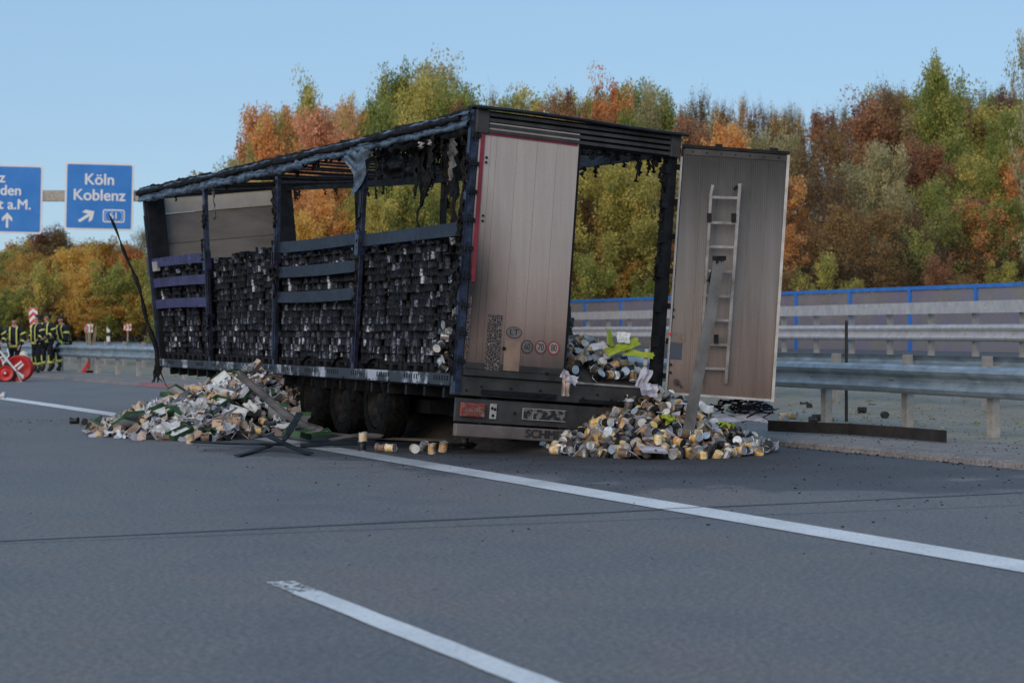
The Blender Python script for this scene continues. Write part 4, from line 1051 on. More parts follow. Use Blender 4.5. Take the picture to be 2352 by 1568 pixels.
# folded remains of the roof sheet along the left rail
def bundle(s0, s1, seed, r0, mat, woff, hoff, name='roof_sheet_remains', N=260):
    mb = MB(); n = 10
    for i in range(N + 1):
        s = lerp(s0, s1, i / N)
        rr = r0 * (1 + .6 * noise.noise(Vector((seed, s * 1.3, 0))) + .5 * noise.noise(Vector((seed, s * 7, 4))))
        for k in range(n):
            t = 2*math.pi*k/n; q = 1 + .75 * noise.noise(Vector((math.cos(t)*2.2 + seed, math.sin(t)*2.2, s * 4.5)))
            mb.v.append((woff + rr*q*math.cos(t)*.9, s, hoff + rr*q*math.sin(t) + .02*noise.noise(Vector((seed+9, s*1.1, 0)))))
    for i in range(N):
        for k in range(n): mb.f.append((i*n+k, i*n+(k+1)%n, (i+1)*n+(k+1)%n, (i+1)*n+k)); mb.m.append(0)
    return TB(mb, name, MT[mat], smooth=True)
bundle(.0, 13.65, 1, .038, 'tarp', -.045, 2.885)
bundle(.0, 13.65, 2, .036, 'char', .01, 3.03)
bundle(.0, 13.65, 8, .022, 'tarp', -.05, 3.0)
bundle(.2, 13.6, 3, .035, 'char', -.07, 2.97)
bundle(5.5, 13.6, 4, .045, 'tarp', -.06, 2.845)
bundle(.0, 2.6, 6, .07, 'char', .05, 2.86)
# hanging flap and burnt shreds
def flapf(a, b):
    s = 3.9 - b * .75; drop = a * (.52 * math.exp(-((b-.62)/.30)**2) + .1)
    return (-.08 + .05*math.sin(b*13+a*3) + .02*math.sin(a*17), s - a * .12 * (b-.6), 2.92 - drop)
mb = MB(); mb.grid(flapf, 12, 14); TB(mb, 'hanging_flap', MT['tarp'], smooth=True)
r6 = random.Random(6)
for k in range(46):
    s = r6.choice([r6.uniform(.1, 2.6), r6.uniform(.1, 1.3), r6.uniform(2.6, 13.3)])
    big = s < 1.6
    shred(r6.uniform(-.05, .5 if s < 3 else .1), s, 2.88 + r6.uniform(-.03,.03), r6.uniform(.10, .3) * (1.8 if big else (1 if s < 3 else .5)), r6.uniform(.05, .14) * (1.6 if big else 1), 10 + k * 3.7, 'char', r6.uniform(-.5, .5))
shred(.35, 1.25, 2.9, 1.05, .30, 201, 'char'); shred(.2, 1.0, 2.9, .75, .35, 203, 'char'); shred(.1, .35, 2.85, .95, .30, 206, 'char'); shred(.2, .55, 2.85, .8, .22, 209, 'char')
MT['ash'] = simple('ash_grey_sheet', (.17,.165,.15), .8, 0, (.015,.015,.015), 13, sc3=(1,1,.5), bstr=.8)
shred(.0, .55, 2.78, .48, .24, 212, 'ash'); shred(-.04, 1.15, 2.80, .06, .12, 215, 'rimlight', name='pale_scrap'); shred(-.04, 1.42, 2.80, .07, .12, 216, 'rimlight', name='pale_scrap')
shred(-.05, 9.6, 2.86, .55, .06, 220, 'ash'); 
def s_at(px, w):
    t = (px - 1176) / F; return (BX + NX * (w + .2) - t * (BY + NY * w)) / (DY * t - DX)
def mass(px0, px1, w, drop, seed, amp=.35, mat='char', top=2.93):
    s0, s1 = s_at(px1, w), s_at(px0, w)
    def f(a, b):
        s_ = lerp(s0, s1, b); e = drop * (1 + amp * 2.2 * noise.noise(Vector((seed, b * 2.6, 0))) + amp * 1.1 * noise.noise(Vector((seed + 3, b * 11, 0))))
        return (w + .10 * noise.noise(Vector((a * 2, b * 4, seed))), s_ + .05 * noise.noise(Vector((a * 4, b * 5, seed + 2))), top - a * max(.05, e))
    mb = MB(); mb.grid(f, 8, 34); TB(mb, 'roof_sheet_remains', MT[mat], smooth=True)
mass(872, 1060, .25, .16, 1, .4); mass(878, 985, .7, .17, 2, .4); mass(900, 1000, 1.2, .17, 3, .4)
mass(958, 994, .3, .50, 4, .5); mass(1022, 1058, .15, .40, 5, .5)
for k, (px, w, L, wd) in enumerate(((962,.2,.7,.14),(978,.25,1.15,.13),(990,.2,.6,.12),(1002,.3,.6,.1),(1042,.1,.9,.12),(1052,.12,.7,.16),(935,.3,.4,.1),(1033,.15,.7,.08),(885,.1,.4,.12),(873,.05,.45,.1))):
    shred(w, s_at(px, w), 2.9, L, wd, 620 + k*5.1, 'char', 0)
# burnt sheet still covering the inside of the roof near the rear
def rsheet(a, b): return (.1 + 2.0*a, .3 + 2.1*b + .1*noise.noise(Vector((a*4,3,b*4))), 2.84 - 1.25*a*(1-a)*(1-.6*b) + .12*noise.noise(Vector((a*6, b*6, 1))))
mb = MB(); mb.grid(rsheet, 14, 14); mb.f = [f for i, f in enumerate(mb.f) if noise.noise(Vector(((i//14)*.33, (i%14)*.33, 8))) > -.12]; mb.m = mb.m[:len(mb.f)]
TB(mb, 'roof_sheet_remains', MT['char'], smooth=True)
for k in range(26):
    s = r6.uniform(.3, 13.0); shred(2.44, s, 2.82, r6.uniform(.04, .22), r6.uniform(.04,.12), 300 + k*2.1, 'char')
for k in range(18):
    w = r6.uniform(1.3, 2.45); shred(w, .0, 2.78, r6.uniform(.03, .16) if k else .32, r6.uniform(.03,.12), 400 + k*2.7, 'char', math.pi/2)
for k in range(10): shred(2.43 - r6.uniform(0,.06), .02, 2.7 - k*.13, r6.uniform(.1,.25), .06, 430 + k*2.7, 'char', math.pi/2)
# lumps of burnt curtain clinging to the rear post and pillars
for k in range(16):
    s = .02 + r6.uniform(-.02, .12); h = r6.uniform(.2, 2.8); shred(-.05, s, h, r6.uniform(.15,.5), .07, 500+k*3.3, 'char', name='curtain_scrap')
for ps in (3.4, 6.8, 10.2):
    for k in range(4): shred(-.05, ps + r6.uniform(-.08,.08), r6.uniform(.8, 2.8), r6.uniform(.15,.6), .05, 560+k*3.3+ps, 'char', name='curtain_scrap')

# ================================================================ pallet loads of cans
def burntcan():
    m, n, l, b = nmat('burnt_cans'); a = n.new('ShaderNodeAttribute'); a.attribute_name = 'tone'
    co = n.new('ShaderNodeTexCoord').outputs['Object']; f = noise_node(n, l, 9, 4, .7, co)
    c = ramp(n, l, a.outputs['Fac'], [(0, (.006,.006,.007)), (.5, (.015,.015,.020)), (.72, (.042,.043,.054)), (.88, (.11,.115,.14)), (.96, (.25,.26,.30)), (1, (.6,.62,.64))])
    c = mix(n, l, 1, c, ramp(n, l, f, [(.35, (.35,.35,.35)), (.6, (1,1,1))]), 'MULTIPLY')
    g2 = noise_node(n, l, 26, 3, .7, co); c = mix(n, l, 1, c, ramp(n, l, g2, [(.44, (.18,.18,.18)), (.56, (1.3,1.3,1.35))]), 'MULTIPLY')  # bright specks painted as glints into the can colour
    l.new(c, b.inputs['Base Color']); b.inputs['Metallic'].default_value = .3; b.inputs['Roughness'].default_value = .6; b.inputs['Specular IOR Level'].default_value = .25
    bump(n, l, b, noise_node(n, l, 30, 2, .5, co), .3); return m
MT['burntcan'] = burntcan()
def stack_mesh(seed, ns=10, nw=15, nh=17, w0=0, gaps=.05, lean=0):
    rg = np.random.default_rng(seed); P_ = []; tones = []; R_, H_ = .0375, .088
    cut = rg.integers(0, 3, (ns // 2 + 1, nw // 2 + 1)); slump = rg.normal(0, .012, (nh, 3))
    for l_ in range(nh):
        for i in range(ns):
            for j in range(nw):
                if l_ >= nh - cut[i // 2, j // 2] * (1 if l_ > nh - 3 else 0): continue
                if not (j < 2 or i < 1 or i == ns - 1 or l_ >= nh - 3): continue
                if rg.random() < gaps: continue
                if l_ == nh - 1 and rg.random() < .25: continue
                P_.append((.05 + j*.078 + rg.normal(0,.007) + slump[l_, i * 3 // ns], .02 + i*.0775 + rg.normal(0,.003) + lean*l_ + slump[l_, 0]*.5, l_*.0915 + rg.normal(0,.002)))
                lowb = .42 * (1 - l_ / nh) - .10; tones.append(rg.random() ** (1.5 - 2.2*lowb))  # lower cans get more of the painted glints
    P_ = np.array(P_); n = len(P_); S = 12
    ang = np.arange(S) * 2*np.pi/S
    ring = np.stack([np.cos(ang), np.sin(ang), np.zeros(S)], 1)
    tmpl = np.concatenate([ring*R_, ring*R_ + [0,0,H_], ring*R_*.86 + [0,0,H_-.006]], 0)
    v = (P_[:, None, :] + tmpl[None] * 1.0); tilt = rg.normal(0, .03, (n, 1, 2)); v[:, :, :2] += tmpl[None, :, 2:3] * tilt
    faces = []
    for k in range(S): faces += [(k, (k+1)%S, S+(k+1)%S, S+k), (S+k, S+(k+1)%S, 2*S+(k+1)%S, 2*S+k)]
    faces.append(tuple(2*S + k for k in range(S)))
    fs = []; tn = []
    for i in range(n):
        o = i*3*S; fs += [tuple(o + q for q in f) for f in faces]; tn += [tones[i]]*len(faces)
    me = bpy.data.meshes.new('can_stack'); me.from_pydata(v.reshape(-1,3).tolist(), [], fs); me.materials.append(MT['burntcan'])
    at = me.attributes.new('tone', 'FLOAT', 'FACE'); at.data.foreach_set('value', np.array(tn, np.float32)); me.polygons.foreach_set('use_smooth', [len(f) == 4 and max(f) - min(f) < 2*S and (min(f) % (3*S)) < S for f in fs]); me.update(); return me
STK = [stack_mesh(s, gaps=g) for s, g in ((1,.03),(2,.08),(3,.05))]; STK.append(stack_mesh(9, 7, 15, 15, gaps=.14)); STK.append(stack_mesh(14, 10, 15, 15, gaps=.1, lean=.005))
def pallet_meshes():
    mb = MB()
    for k in range(7): mb.box(0, 1.2, .02 + k*.112, .10 + k*.112, .12, .14)
    for x in (0, .53, 1.06): mb.box(x, x+.14, .02, .78, .1, .119)
    for x in (0, .53, 1.06):
        for y in (.02, .33, .66): mb.box(x, x+.14, y, y+.12, .02, .1)
    for y in (.02, .33, .66): mb.box(0, 1.2, y, y+.12, 0, .019)
    a = mb.mesh('pallet', MT['char'])
    mb = MB()
    for l_ in range(1, 17, 2):
        z = l_*.0915 + .001; r = random.Random(l_)
        for q in range(4):
            if r.random() < .7: continue
            x = r.uniform(-.012, .002); mb.box(x, .62, q*.2 + .005, q*.2 + .19, z-.004, z + .006 + r.random()*.012)
        if r.random() < .3: mb.box(.0, 1.2, -.006, .012, z-.004, z+.012)
    return a, mb.mesh('charred_tray', MT['char'])
PM, TRM = pallet_meshes()
ORD = ['rearmost','second','third','fourth','fifth','sixth','seventh','eighth','ninth','tenth','eleventh','twelfth','thirteenth','fourteenth','fifteenth','foremost']
LAY = [(.15,4,.9),(1.0,0,1),(1.83,1,1),(2.66,2,.97),(3.5,1,1),(4.33,0,1.0),(5.16,2,1.0),(5.99,0,1.0),(6.85,1,.98),(7.68,0,1.02),(8.51,2,1.0),(9.34,1,1.0),(10.3,3,.96),(11.1,2,.98),(12.05,3,.95),(12.75,0,.95)]
for row, w0 in ((0, .05), (1, 1.30)):
    for i, (s, k, sc) in enumerate(LAY):
        if row and s < 2.6: continue
        lab = (ORD[i] + ' charred pallet load of cans behind the missing side curtain, counted from the rear') if row == 0 else 'charred pallet load of cans in the far row inside the trailer'
        c = TW(w0, s, .10); r = interp(s + .4, RT)
        e = empty('pallet_load', c, TH, label=lab, cat='pallet load', group='charred pallet loads in the trailer')
        e.rotation_euler = Matrix.Rotation(TH, 3, 'Z').to_4x4().to_3x3().__matmul__(Matrix.Rotation(r, 3, 'Y')).to_euler()
        inst('pallet', PM, (0,0,0), parent=e)
        inst('can_stack', STK[k if not row else (k+1) % 3], (0,0,.142), sc=(1,1,sc), parent=e, kind='stuff')
        inst('charred_trays', TRM, (0,0,.142), sc=(1,1,sc), parent=e, kind='stuff')

# ================================================================ loose cans, cartons, rubble
def canlabel(name, c1, c2, c3, bare=False, rough=.45):
    m, n, l, b = nmat(name); co = n.new('ShaderNodeTexCoord').outputs['Object']
    sp = n.new('ShaderNodeSeparateXYZ'); l.new(co, sp.inputs[0]); oi = n.new('ShaderNodeObjectInfo')
    f = n.new('ShaderNodeTexNoise'); f.noise_dimensions = '4D'; f.inputs['Scale'].default_value = 16; l.new(co, f.inputs['Vector']); l.new(mathn(n, l, 'MULTIPLY', oi.outputs['Random'], 60), f.inputs['W'])
    g = n.new('ShaderNodeTexNoise'); g.noise_dimensions = '4D'; g.inputs['Scale'].default_value = 7; g.inputs['Detail'].default_value = 4; l.new(co, g.inputs['Vector']); l.new(mathn(n, l, 'MULTIPLY', oi.outputs['Random'], 31), g.inputs['W'])
    c = ramp(n, l, f.outputs[0], [(.42, c1), (.5, c2), (.6, c3)])
    soot = ramp(n, l, g.outputs[0], [(.33, (.12,.10,.09)), (.42, (.65,.6,.55)), (.5, (1,1,1))])
    c = mix(n, l, 1, c, soot, 'MULTIPLY')
    l.new(c, b.inputs['Base Color']); b.inputs['Roughness'].default_value = rough; b.inputs['Metallic'].default_value = .6 if bare else 0
    return m
CL = {'yellow': canlabel('label_yellow', (.66,.38,.07), (.78,.68,.52), (.70,.46,.12)),
      'orange': canlabel('label_orange', (.55,.22,.04), (.62,.50,.38), (.55,.30,.08)),
      'cream': canlabel('label_cream', (.60,.52,.40), (.55,.42,.22), (.50,.35,.22)),
      'bare': canlabel('bare_tin', (.30,.30,.30), (.20,.20,.20), (.36,.35,.34), True, .35),
      'brown': canlabel('scorched_label', (.20,.12,.07), (.12,.085,.06), (.25,.16,.09)),
      'burnt': canlabel('burnt_can', (.035,.035,.037), (.02,.02,.02), (.06,.06,.062), True, .5)}
LID = {'tin': simple('tin_lid', (.50,.51,.53), .35, .5, (.28,.28,.29), 14, bstr=.1), 'bluish': simple('bright_lid', (.42,.50,.58), .3, .3, (.30,.36,.42), 14, bstr=.1),
       'white': simple('white_lid', (.68,.69,.68), .5, 0, (.5,.5,.5), 12, bstr=.1), 'dark': simple('dark_lid', (.05,.05,.052), .5, .4, (.02,.02,.02), 12, bstr=.1)}
def canmesh(seed, dent=.0):
    r = random.Random(seed); mb = MB(); R_, H_ = .0495, .115; S = 16
    prof = [(.0,-H_/2+.003),(R_*.9,-H_/2+.003),(R_*.93,-H_/2),(R_*1.02,-H_/2),(R_*1.02,-H_/2+.004),(R_*.98,-H_/2+.007),(R_*.98,-H_/6),(R_*.965,-H_/6+.003),(R_*.98,-H_/6+.006),(R_*.98,H_/6-.006),(R_*.965,H_/6-.003),(R_*.98,H_/6),(R_*.98,H_/2-.007),(R_*1.02,H_/2-.004),(R_*1.02,H_/2),(R_*.93,H_/2),(R_*.9,H_/2-.003),(R_*.55,H_/2-.003),(R_*.5,H_/2-.0015),(0,H_/2-.0015)]
    mats = [1]*5 + [0]*7 + [1]*7
    mb.lathe(prof, 'z', S, mat=mats)
    if dent:
        da = r.uniform(0, 6.28)
        nv = []
        for x, y, z in mb.v:
            k = math.exp(-((math.atan2(y, x) - da + math.pi) % (2*math.pi) - math.pi)**2 / .5) * math.exp(-(z / .04)**2) * dent
            nv.append((x*(1-k), y*(1-k), z + .008*math.sin(3*x/R_)*dent))
        mb.v = nv
    me = mb.mesh('tin_can', [CL['yellow'], LID['tin']]); me.polygons.foreach_set('use_smooth', [False]*len(mb.f)); return me
CM = [canmesh(1), canmesh(2, .35), canmesh(3, .6), canmesh(4, .2)]
def can(loc, rot, kind, lid, label, group=None, me=None, sc=1.0):
    o = inst('tin_can', me or rnd.choice(CM), loc, rot, (sc, sc, sc), label=label, cat='tin can', group=group)
    for i, m in ((0, CL[kind]), (1, LID[lid])):
        o.material_slots[i].link = 'OBJECT'; o.material_slots[i].material = m
    return o
KW = {'yellow': 'yellow labelled', 'orange': 'orange labelled', 'cream': 'cream labelled', 'bare': 'bare silver', 'brown': 'scorched brown', 'burnt': 'burnt black'}
def rrot(): return (U(0, 6.28), U(0, 6.28), U(0, 6.28))
def poisson(n, fn, dmin, tries=9000):
    pts = []
    for _ in range(tries):
        p = fn()
        if p is None: continue
        if all((p - q).length_squared > dmin * dmin for q in pts): pts.append(p)
        if len(pts) >= n: break
    return pts
def crumpled(seed, a, b, amp, mat, name, nu=7, nv=6, th=.004):
    mb = MB()
    def f(u, v):
        x = (u-.5)*a; y = (v-.5)*b
        x += .08*a*noise.noise(Vector((seed, u*3, v*3))); y += .08*b*noise.noise(Vector((seed+5, u*3, v*3)))
        fold = abs(((u*2.3 + v*.7 + seed*.37) % 1) - .5)
        return (x, y, amp*(noise.noise(Vector((seed+9, u*2.2, v*2.2)))*1.2 + fold*.8))
    mb.grid(f, nu, nv); me = mb.mesh(name, mat, False); return me
def paper(name, c, c2): 
    m = simple(name, c, .75, 0, c2, 5, bstr=.2); return m
PP = {'white': paper('white_carton', (.70,.72,.74), (.46,.48,.49)), 'tan': paper('tan_cardboard', (.42,.30,.21), (.26,.18,.13)), 'pink': paper('pale_brown_cardboard', (.55,.43,.37), (.30,.24,.21)),
      'green': paper('dark_green_print', (.03,.10,.035), (.015,.05,.02)), 'lime': paper('lime_green_print', (.33,.42,.03), (.20,.26,.02)), 'char': MT['char'], 'orange': paper('orange_print', (.58,.36,.17), (.50,.42,.34)), 'lav': paper('pale_lavender_paper', (.50,.50,.58), (.32,.32,.38))}
def mapped(me, names):
    o = me.copy(); o.materials.clear()
    for k in names: o.materials.append(PP[k])
    return o
def traymesh(a, b, h, seed=0):
    mb = MB(); r = random.Random(seed); t = .004; sk = r.uniform(-.03, .03)
    mb.box(-a/2, a/2, -b/2, b/2, -.002, .002, 0)
    for i in range(3): mb.box(-a/2 + .02 + i*a*.3, -a/2 + .02 + i*a*.3 + a*.18, -b*.3, -b*.22, .0021, .0035, 1)
    mb.box(-a/2, a/2, -b/2-t, -b/2, -.002, h, 1); mb.box(-a/2, a/2, b/2, b/2+t, -.002, h*.8, 1)
    mb.box(-a/2-t, -a/2, -b/2, b/2, -.002, h, 1); mb.box(a/2, a/2+t, -b/2, b/2, -.002, h*.7, 1)
    mb.v = [(x + sk*y*2 + .02*math.sin(y*9+seed), y, z + .03*math.sin(x*6+seed) + .02*math.sin(y*8+seed*2)) for x, y, z in mb.v]
    return mb.mesh('carton_tray', [PP['white'], PP['green']])
TRAYS = [traymesh(.38, .27, .05, 1), traymesh(.34, .25, .07, 2), traymesh(.40, .22, .03, 3)]
TRAYL = [mapped(m, ['lav', 'lime']) for m in TRAYS]
def boxmesh(seed):
    r = random.Random(seed); mb = MB(); a, b, h = r.uniform(.10,.16), r.uniform(.08,.12), r.uniform(.07,.11)
    mb.box(-a/2, a/2, -b/2, b/2, -h/2, h/2, 0); mb.box(-a/2-.001, a/2+.001, -b/2-.001, b/2+.001, -h*.18, h*.18, 1)
    mb.v = [(x*(1+.12*noise.noise(Vector((x*9,y*9,z*9+seed)))), y*(1+.15*noise.noise(Vector((y*9,x*9,z*9+seed)))), z + .012*r.uniform(-1,1)) for x, y, z in mb.v]
    return mb.mesh('carton_box', [PP['pink'], PP['orange']])
BOXES = [boxmesh(k) for k in range(4)]
SHEETS = [crumpled(k, .30 + .05*(k%3), .20 + .03*(k%2), .055, PP['white'], 'cardboard_sheet') for k in range(6)]
SHV = {c: [mapped(m, [c]) for m in SHEETS] for c in ('white', 'tan', 'pink', 'green', 'lime', 'char', 'orange', 'lav')}

# ---- heap at the left side of the trailer
HLc = Vector((-3.55, 27.9)); 
def hl(x, y):
    dx, dy = x - HLc.x, y - HLc.y
    rx = 2.15 if dx < 0 else 1.0; ry = 3.35 if dy < 0 else 2.0
    # the heap trails off to the left front
    sk = dx - .10 * dy
    d = math.sqrt((sk / rx)**2 + (dy / ry)**2)
    return max(0, (1 - d)) ** .9 * .84 + (.05 * noise.noise(Vector((x*2.2, y*2.2, 0))) if d < 1 else 0)
HRc = Vector((1.62, 22.85))
def hr(x, y):
    dx, dy = x - HRc.x, y - HRc.y
    rx = 1.30 if dx < 0 else 1.38; ry = 1.75 if dy < 0 else 1.6
    d = math.sqrt((dx / rx)**2 + (dy / ry)**2)
    base = max(0, (1 - d)) ** .85 * .66
    if dx > .6: base *= .75
    return base + (.04 * noise.noise(Vector((x*3, y*3, 7))) if d < 1 else 0)
def mound(fn, c, rx, ry, name, label, mat, seed):
    mb = MB(); N = 44
    mb.grid(lambda a, b: (c.x + (a-.5)*2*rx, c.y + (b-.5)*2*ry, fn(c.x + (a-.5)*2*rx, c.y + (b-.5)*2*ry) - .07 - .02*random.Random(int(a*999)*1000+int(b*999)+seed).random()), N, N)
    mb.build(name, mat, kind='stuff', label=label)
MT['rubble'] = simple('dark_gap_filler', (.05,.042,.035), .9, 0, (.012,.011,.010), 12, bstr=1, bscale=30)
mound(hl, HLc, 3.2, 3.6, 'rubble', 'black burnt rubble under the carton heap', MT['rubble'], 1)
mound(hr, HRc, 1.9, 2.0, 'rubble', 'black burnt rubble under the can heap', MT['rubble'], 2)
def filler(fn, c, rx, ry, n, kinds, seed, name, label, dz=-.055):
    """small pieces wedged between the larger ones, joined"""
    r = random.Random(seed); vs = []; fs = []; ms = []; mats = [PP[k] if k in PP else CL[k] for k in kinds]
    for _ in range(n):
        x = c.x + r.uniform(-rx, rx); y = c.y + r.uniform(-ry, ry); h = fn(x, y)
        if h < .01: continue
        k = r.randrange(len(kinds)); kind = kinds[k]
        R3 = Matrix.Translation((x, y, max(.02, h + dz + r.uniform(-.02, .03)))) @ Matrix.Rotation(r.uniform(0,6.28), 4, 'Z') @ Matrix.Rotation(r.uniform(-.9,.9), 4, 'X') @ Matrix.Rotation(r.uniform(-.9,.9), 4, 'Y')
        mb = MB()
        if kind in CL: mb.tube([(0,0,-.055),(0,0,.055)], .048, 10)
        else:
            a, b = r.uniform(.05,.13), r.uniform(.04,.09); q = r.uniform(-.03,.03)
            mb.add([(-a,-b,0),(a,-b,q),(a,b,0),(-a,b,-q),(-a,-b,.006),(a,-b,q+.006),(a,b,.006),(-a,b,-q+.006)], [(0,3,2,1),(4,5,6,7),(0,1,5,4),(1,2,6,5),(2,3,7,6),(3,0,4,7)])
        o = len(vs); vs += [tuple(R3 @ Vector(p)) for p in mb.v]; fs += [tuple(o+i for i in f) for f in mb.f]; ms += [k]*len(mb.f)
    m2 = MB(); m2.v = vs; m2.f = fs; m2.m = ms; m2.build(name, mats, kind='stuff', label=label)
filler(hl, HLc, 2.9, 3.4, 2600, ['white','lav','pink','white','char','orange','burnt','white','lav','pink'], 4, 'rubble', 'small torn carton scraps and burnt bits in the left heap')
filler(hr, HRc, 1.6, 1.8, 1500, ['yellow','brown','burnt','bare','char','lav','burnt','brown','bare'], 5, 'rubble', 'half buried cans and scraps in the right heap', -.035)
def slope(fn, x, y):
    e = .08; return (fn(x+e,y)-fn(x-e,y))/(2*e), (fn(x,y+e)-fn(x,y-e))/(2*e)
def on(fn, c, rx, ry, hmin=.015):
    def g():
        x = c.x + U(-rx, rx); y = c.y + U(-ry, ry*.55); h = fn(x, y)
        return Vector((x, y, h)) if h > hmin else None
    return g
# cartons on the left heap
def zone(c, p, hmax, rx, foot):
    if p.z > .68 * hmax: return 'near the top of'
    if p.z < .16 * hmax: return 'at the left foot of' if p.x < c.x - .45*rx else ('at the right foot of' if p.x > c.x + .4*rx else 'at the front foot of')
    return 'on the left slope of' if p.x < c.x - .35*rx else ('on the right slope of' if p.x > c.x + .35*rx else 'on the front slope of')
GL = 'torn cartons and cans in the heap beside the trailer'
for p in poisson(24, on(hl, HLc, 2.9, 3.4, .04), .20):
    me = rnd.choice(TRAYS); sx, sy = slope(hl, p.x, p.y)
    inst('carton_tray', me, (p.x, p.y, p.z + .03), (sy*1.0 + U(-.5,.5) + .35, -sx*1.0 + U(-.5,.5), U(0,6.28)), (U(.7,1.0),)*3, label='white carton tray with green edges ' + zone(HLc, p, .84, 2.1, 0) + ' the heap beside the trailer', cat='carton tray', group=GL)
for p in poisson(250, on(hl, HLc, 2.9, 3.4, .02), .115):
    c = rnd.choice(['white','white','white','white','white','lav','lav','tan','pink','pink','green','orange'])
    nm = {'white':'white','tan':'tan','pink':'pale brown','green':'dark green','lav':'greyish','char':'charred','orange':'orange printed'}[c]
    inst('cardboard_sheet', rnd.choice(SHV[c]), (p.x, p.y, p.z + .02), (U(-.8,.8)+.4, U(-.7,.7), U(0,6.28)), (U(.38,.8), U(.38,.8), .9), label=nm + ' crumpled piece of cardboard ' + zone(HLc, p, .84, 2.1, 0) + ' the heap beside the trailer', cat='cardboard', group=GL)
for p in poisson(18, on(hl, HLc, 2.9, 3.4, .01), .16):
    inst('carton_box', rnd.choice(BOXES), (p.x, p.y, p.z + .025), rrot(), (U(.8,1.2),)*3, label='small crushed pale brown carton in the heap beside the trailer', cat='carton box', group=GL)
for p in poisson(26, on(hl, HLc, 2.9, 3.4, .01), .16):
    k = rnd.choice(['burnt','burnt','brown','bare','yellow','cream'])
    can((p.x, p.y, max(.05, p.z + .015)), rrot(), k, rnd.choice(['tin','dark','white']), KW[k] + ' can in the carton heap beside the trailer', GL)
# cans on the right heap
GR = 'cans spilled in the heap below the open door'
def ck(): return rnd.choice(['yellow']*8 + ['orange']*4 + ['cream']*5 + ['bare']*3 + ['brown']*3 + ['burnt']*3)
def cl(): return rnd.choice(['tin','tin','bluish','white','dark'])
for p in poisson(150, on(hr, HRc, 1.5, 1.75, .012), .105, 30000):
    k = ck(); if_ = p.x > 2.5 and rnd.random() < .6
    if if_: k = rnd.choice(['burnt','brown','bare'])
    lying = p.z < .12
    rot = (math.pi/2 + U(-.2,.2), 0, U(0, 6.28)) if lying and rnd.random() < .7 else rrot()
    can((p.x, p.y, max(.05, p.z + .03)), rot, k, cl(), KW[k] + (' lying' if lying else '') + ' can ' + zone(HRc, p, .66, 1.3, 0) + ' the spilled heap below the open door', GR)
for p in poisson(12, on(hr, HRc, 1.4, 1.6, .05), .25):
    c = rnd.choice(['lav','lime','white','lav','lime','white'])
    inst('cardboard_sheet', rnd.choice(SHV[c]), (p.x, p.y, p.z + .09), (U(-.4,.6)+.2, U(-.4,.4), U(0,6.28)), (U(.5,.8), U(.45,.75), 1.4), label={'lav':'greyish white','lime':'lime green','white':'white'}[c] + ' bent sheet of card among the spilled cans', cat='cardboard', group='bent sheets of card among the spilled cans')
for px, py in ((1385,985),(1640,985),(1500,1012)):
    g = G(px, py, .2); inst('carton_tray', rnd.choice(TRAYL), (g.x, g.y, max(.1, hr(g.x, g.y) + .08)), (U(.2,.7), U(-.3,.3), U(-.5,.5)), (.7,.4,.8), label='flattened lime green carton tray lying on the spilled cans', cat='carton tray', group='lime green trays on the spilled cans')
g = G(1715, 1035, .03); inst('carton_tray', TRAYL[2], g, (.1,0,.1), (1,.5,1), label='lime green carton strip lying flat right of the leaning plank', cat='carton tray')
# big white sheet at the foot of the open door, white rags at the sill
g = P(1735, 945, 23.2); inst('cardboard_sheet', crumpled(31, .40, .22, .06, PP['lav'], 'cardboard_sheet', 10, 8), g, (.9, -.25, .15), label='large pale sheet leaning under the corner of the open door', cat='cardboard')
g = P(1700, 962, 23.0); inst('cardboard_sheet', crumpled(34, .62, .2, .03, PP['lav'], 'cardboard_sheet', 10, 5), g, (.35, .03, .1), label='long flat pale sheet beside the fallen black beam', cat='cardboard')
def rag(px, py, Y, a, b, seed, rot, label, mat='lav'):
    inst('rag', crumpled(seed, a, b, .07, PP[mat], 'rag', 10, 8), P(px, py, Y), rot, label=label, cat='rag')
rag(1490, 896, 22.45, .20, .15, 41, (1.1,.2,.3), 'white crumpled rag hanging over the right end of the rear sill')
rag(1478, 868, 22.5, .12, .26, 44, (1.3,.5,.2), 'narrow white strip above the rag at the sill')
rag(1300, 885, 21.95, .09, .24, 43, (1.35,.1,.1), 'dirty pink rag hanging from the sill beside the closed door', 'pink')
rag(1306, 868, 22.0, .20, .12, 45, (1.0,.5,.2), 'small white scrap lying on the sill beside the closed door')

# ---- added dark mound filling the bright gap under the trailer
def hu(x, y):
    s_ = (x - BX)*DX + (y - BY)*DY; w_ = (x - BX)*NX + (y - BY)*NY
    return .52 * max(0, 1 - ((s_ - 3.6)/4.4)**2) * max(0, 1 - ((w_ - 1.7)/1.25)**2) + .04*noise.noise(Vector((x*3, y*3, 2)))
uc = Vector((BX + 1.5*NX + 3.6*DX, BY + 1.5*NY + 3.6*DY)); mound(hu, uc, 3.6, 4.6, 'rubble', 'dark mound added to fill the bright gap under the trailer', MT['rubble'], 3)
mb = MB(); rn = random.Random(12); c0 = P(1705, 938, 23.1)
for k in range(46):
    a0 = c0 + Vector((rn.uniform(-.28,.28), rn.uniform(-.1,.1), rn.uniform(-.02,.10))); q = [a0]
    for j in range(4): q.append(q[-1] + Vector((rn.uniform(-.09,.12), rn.uniform(-.04,.04), rn.uniform(-.05,.035))))
    for p in q: p.z = max(.12, p.z)
    mb.tube(q, [.009,.012,.008,.01,.004], 4)
mb.build('charred_netting', MT['char'], label='tangle of charred strapping hanging under the lower edge of the open door', cat='netting')
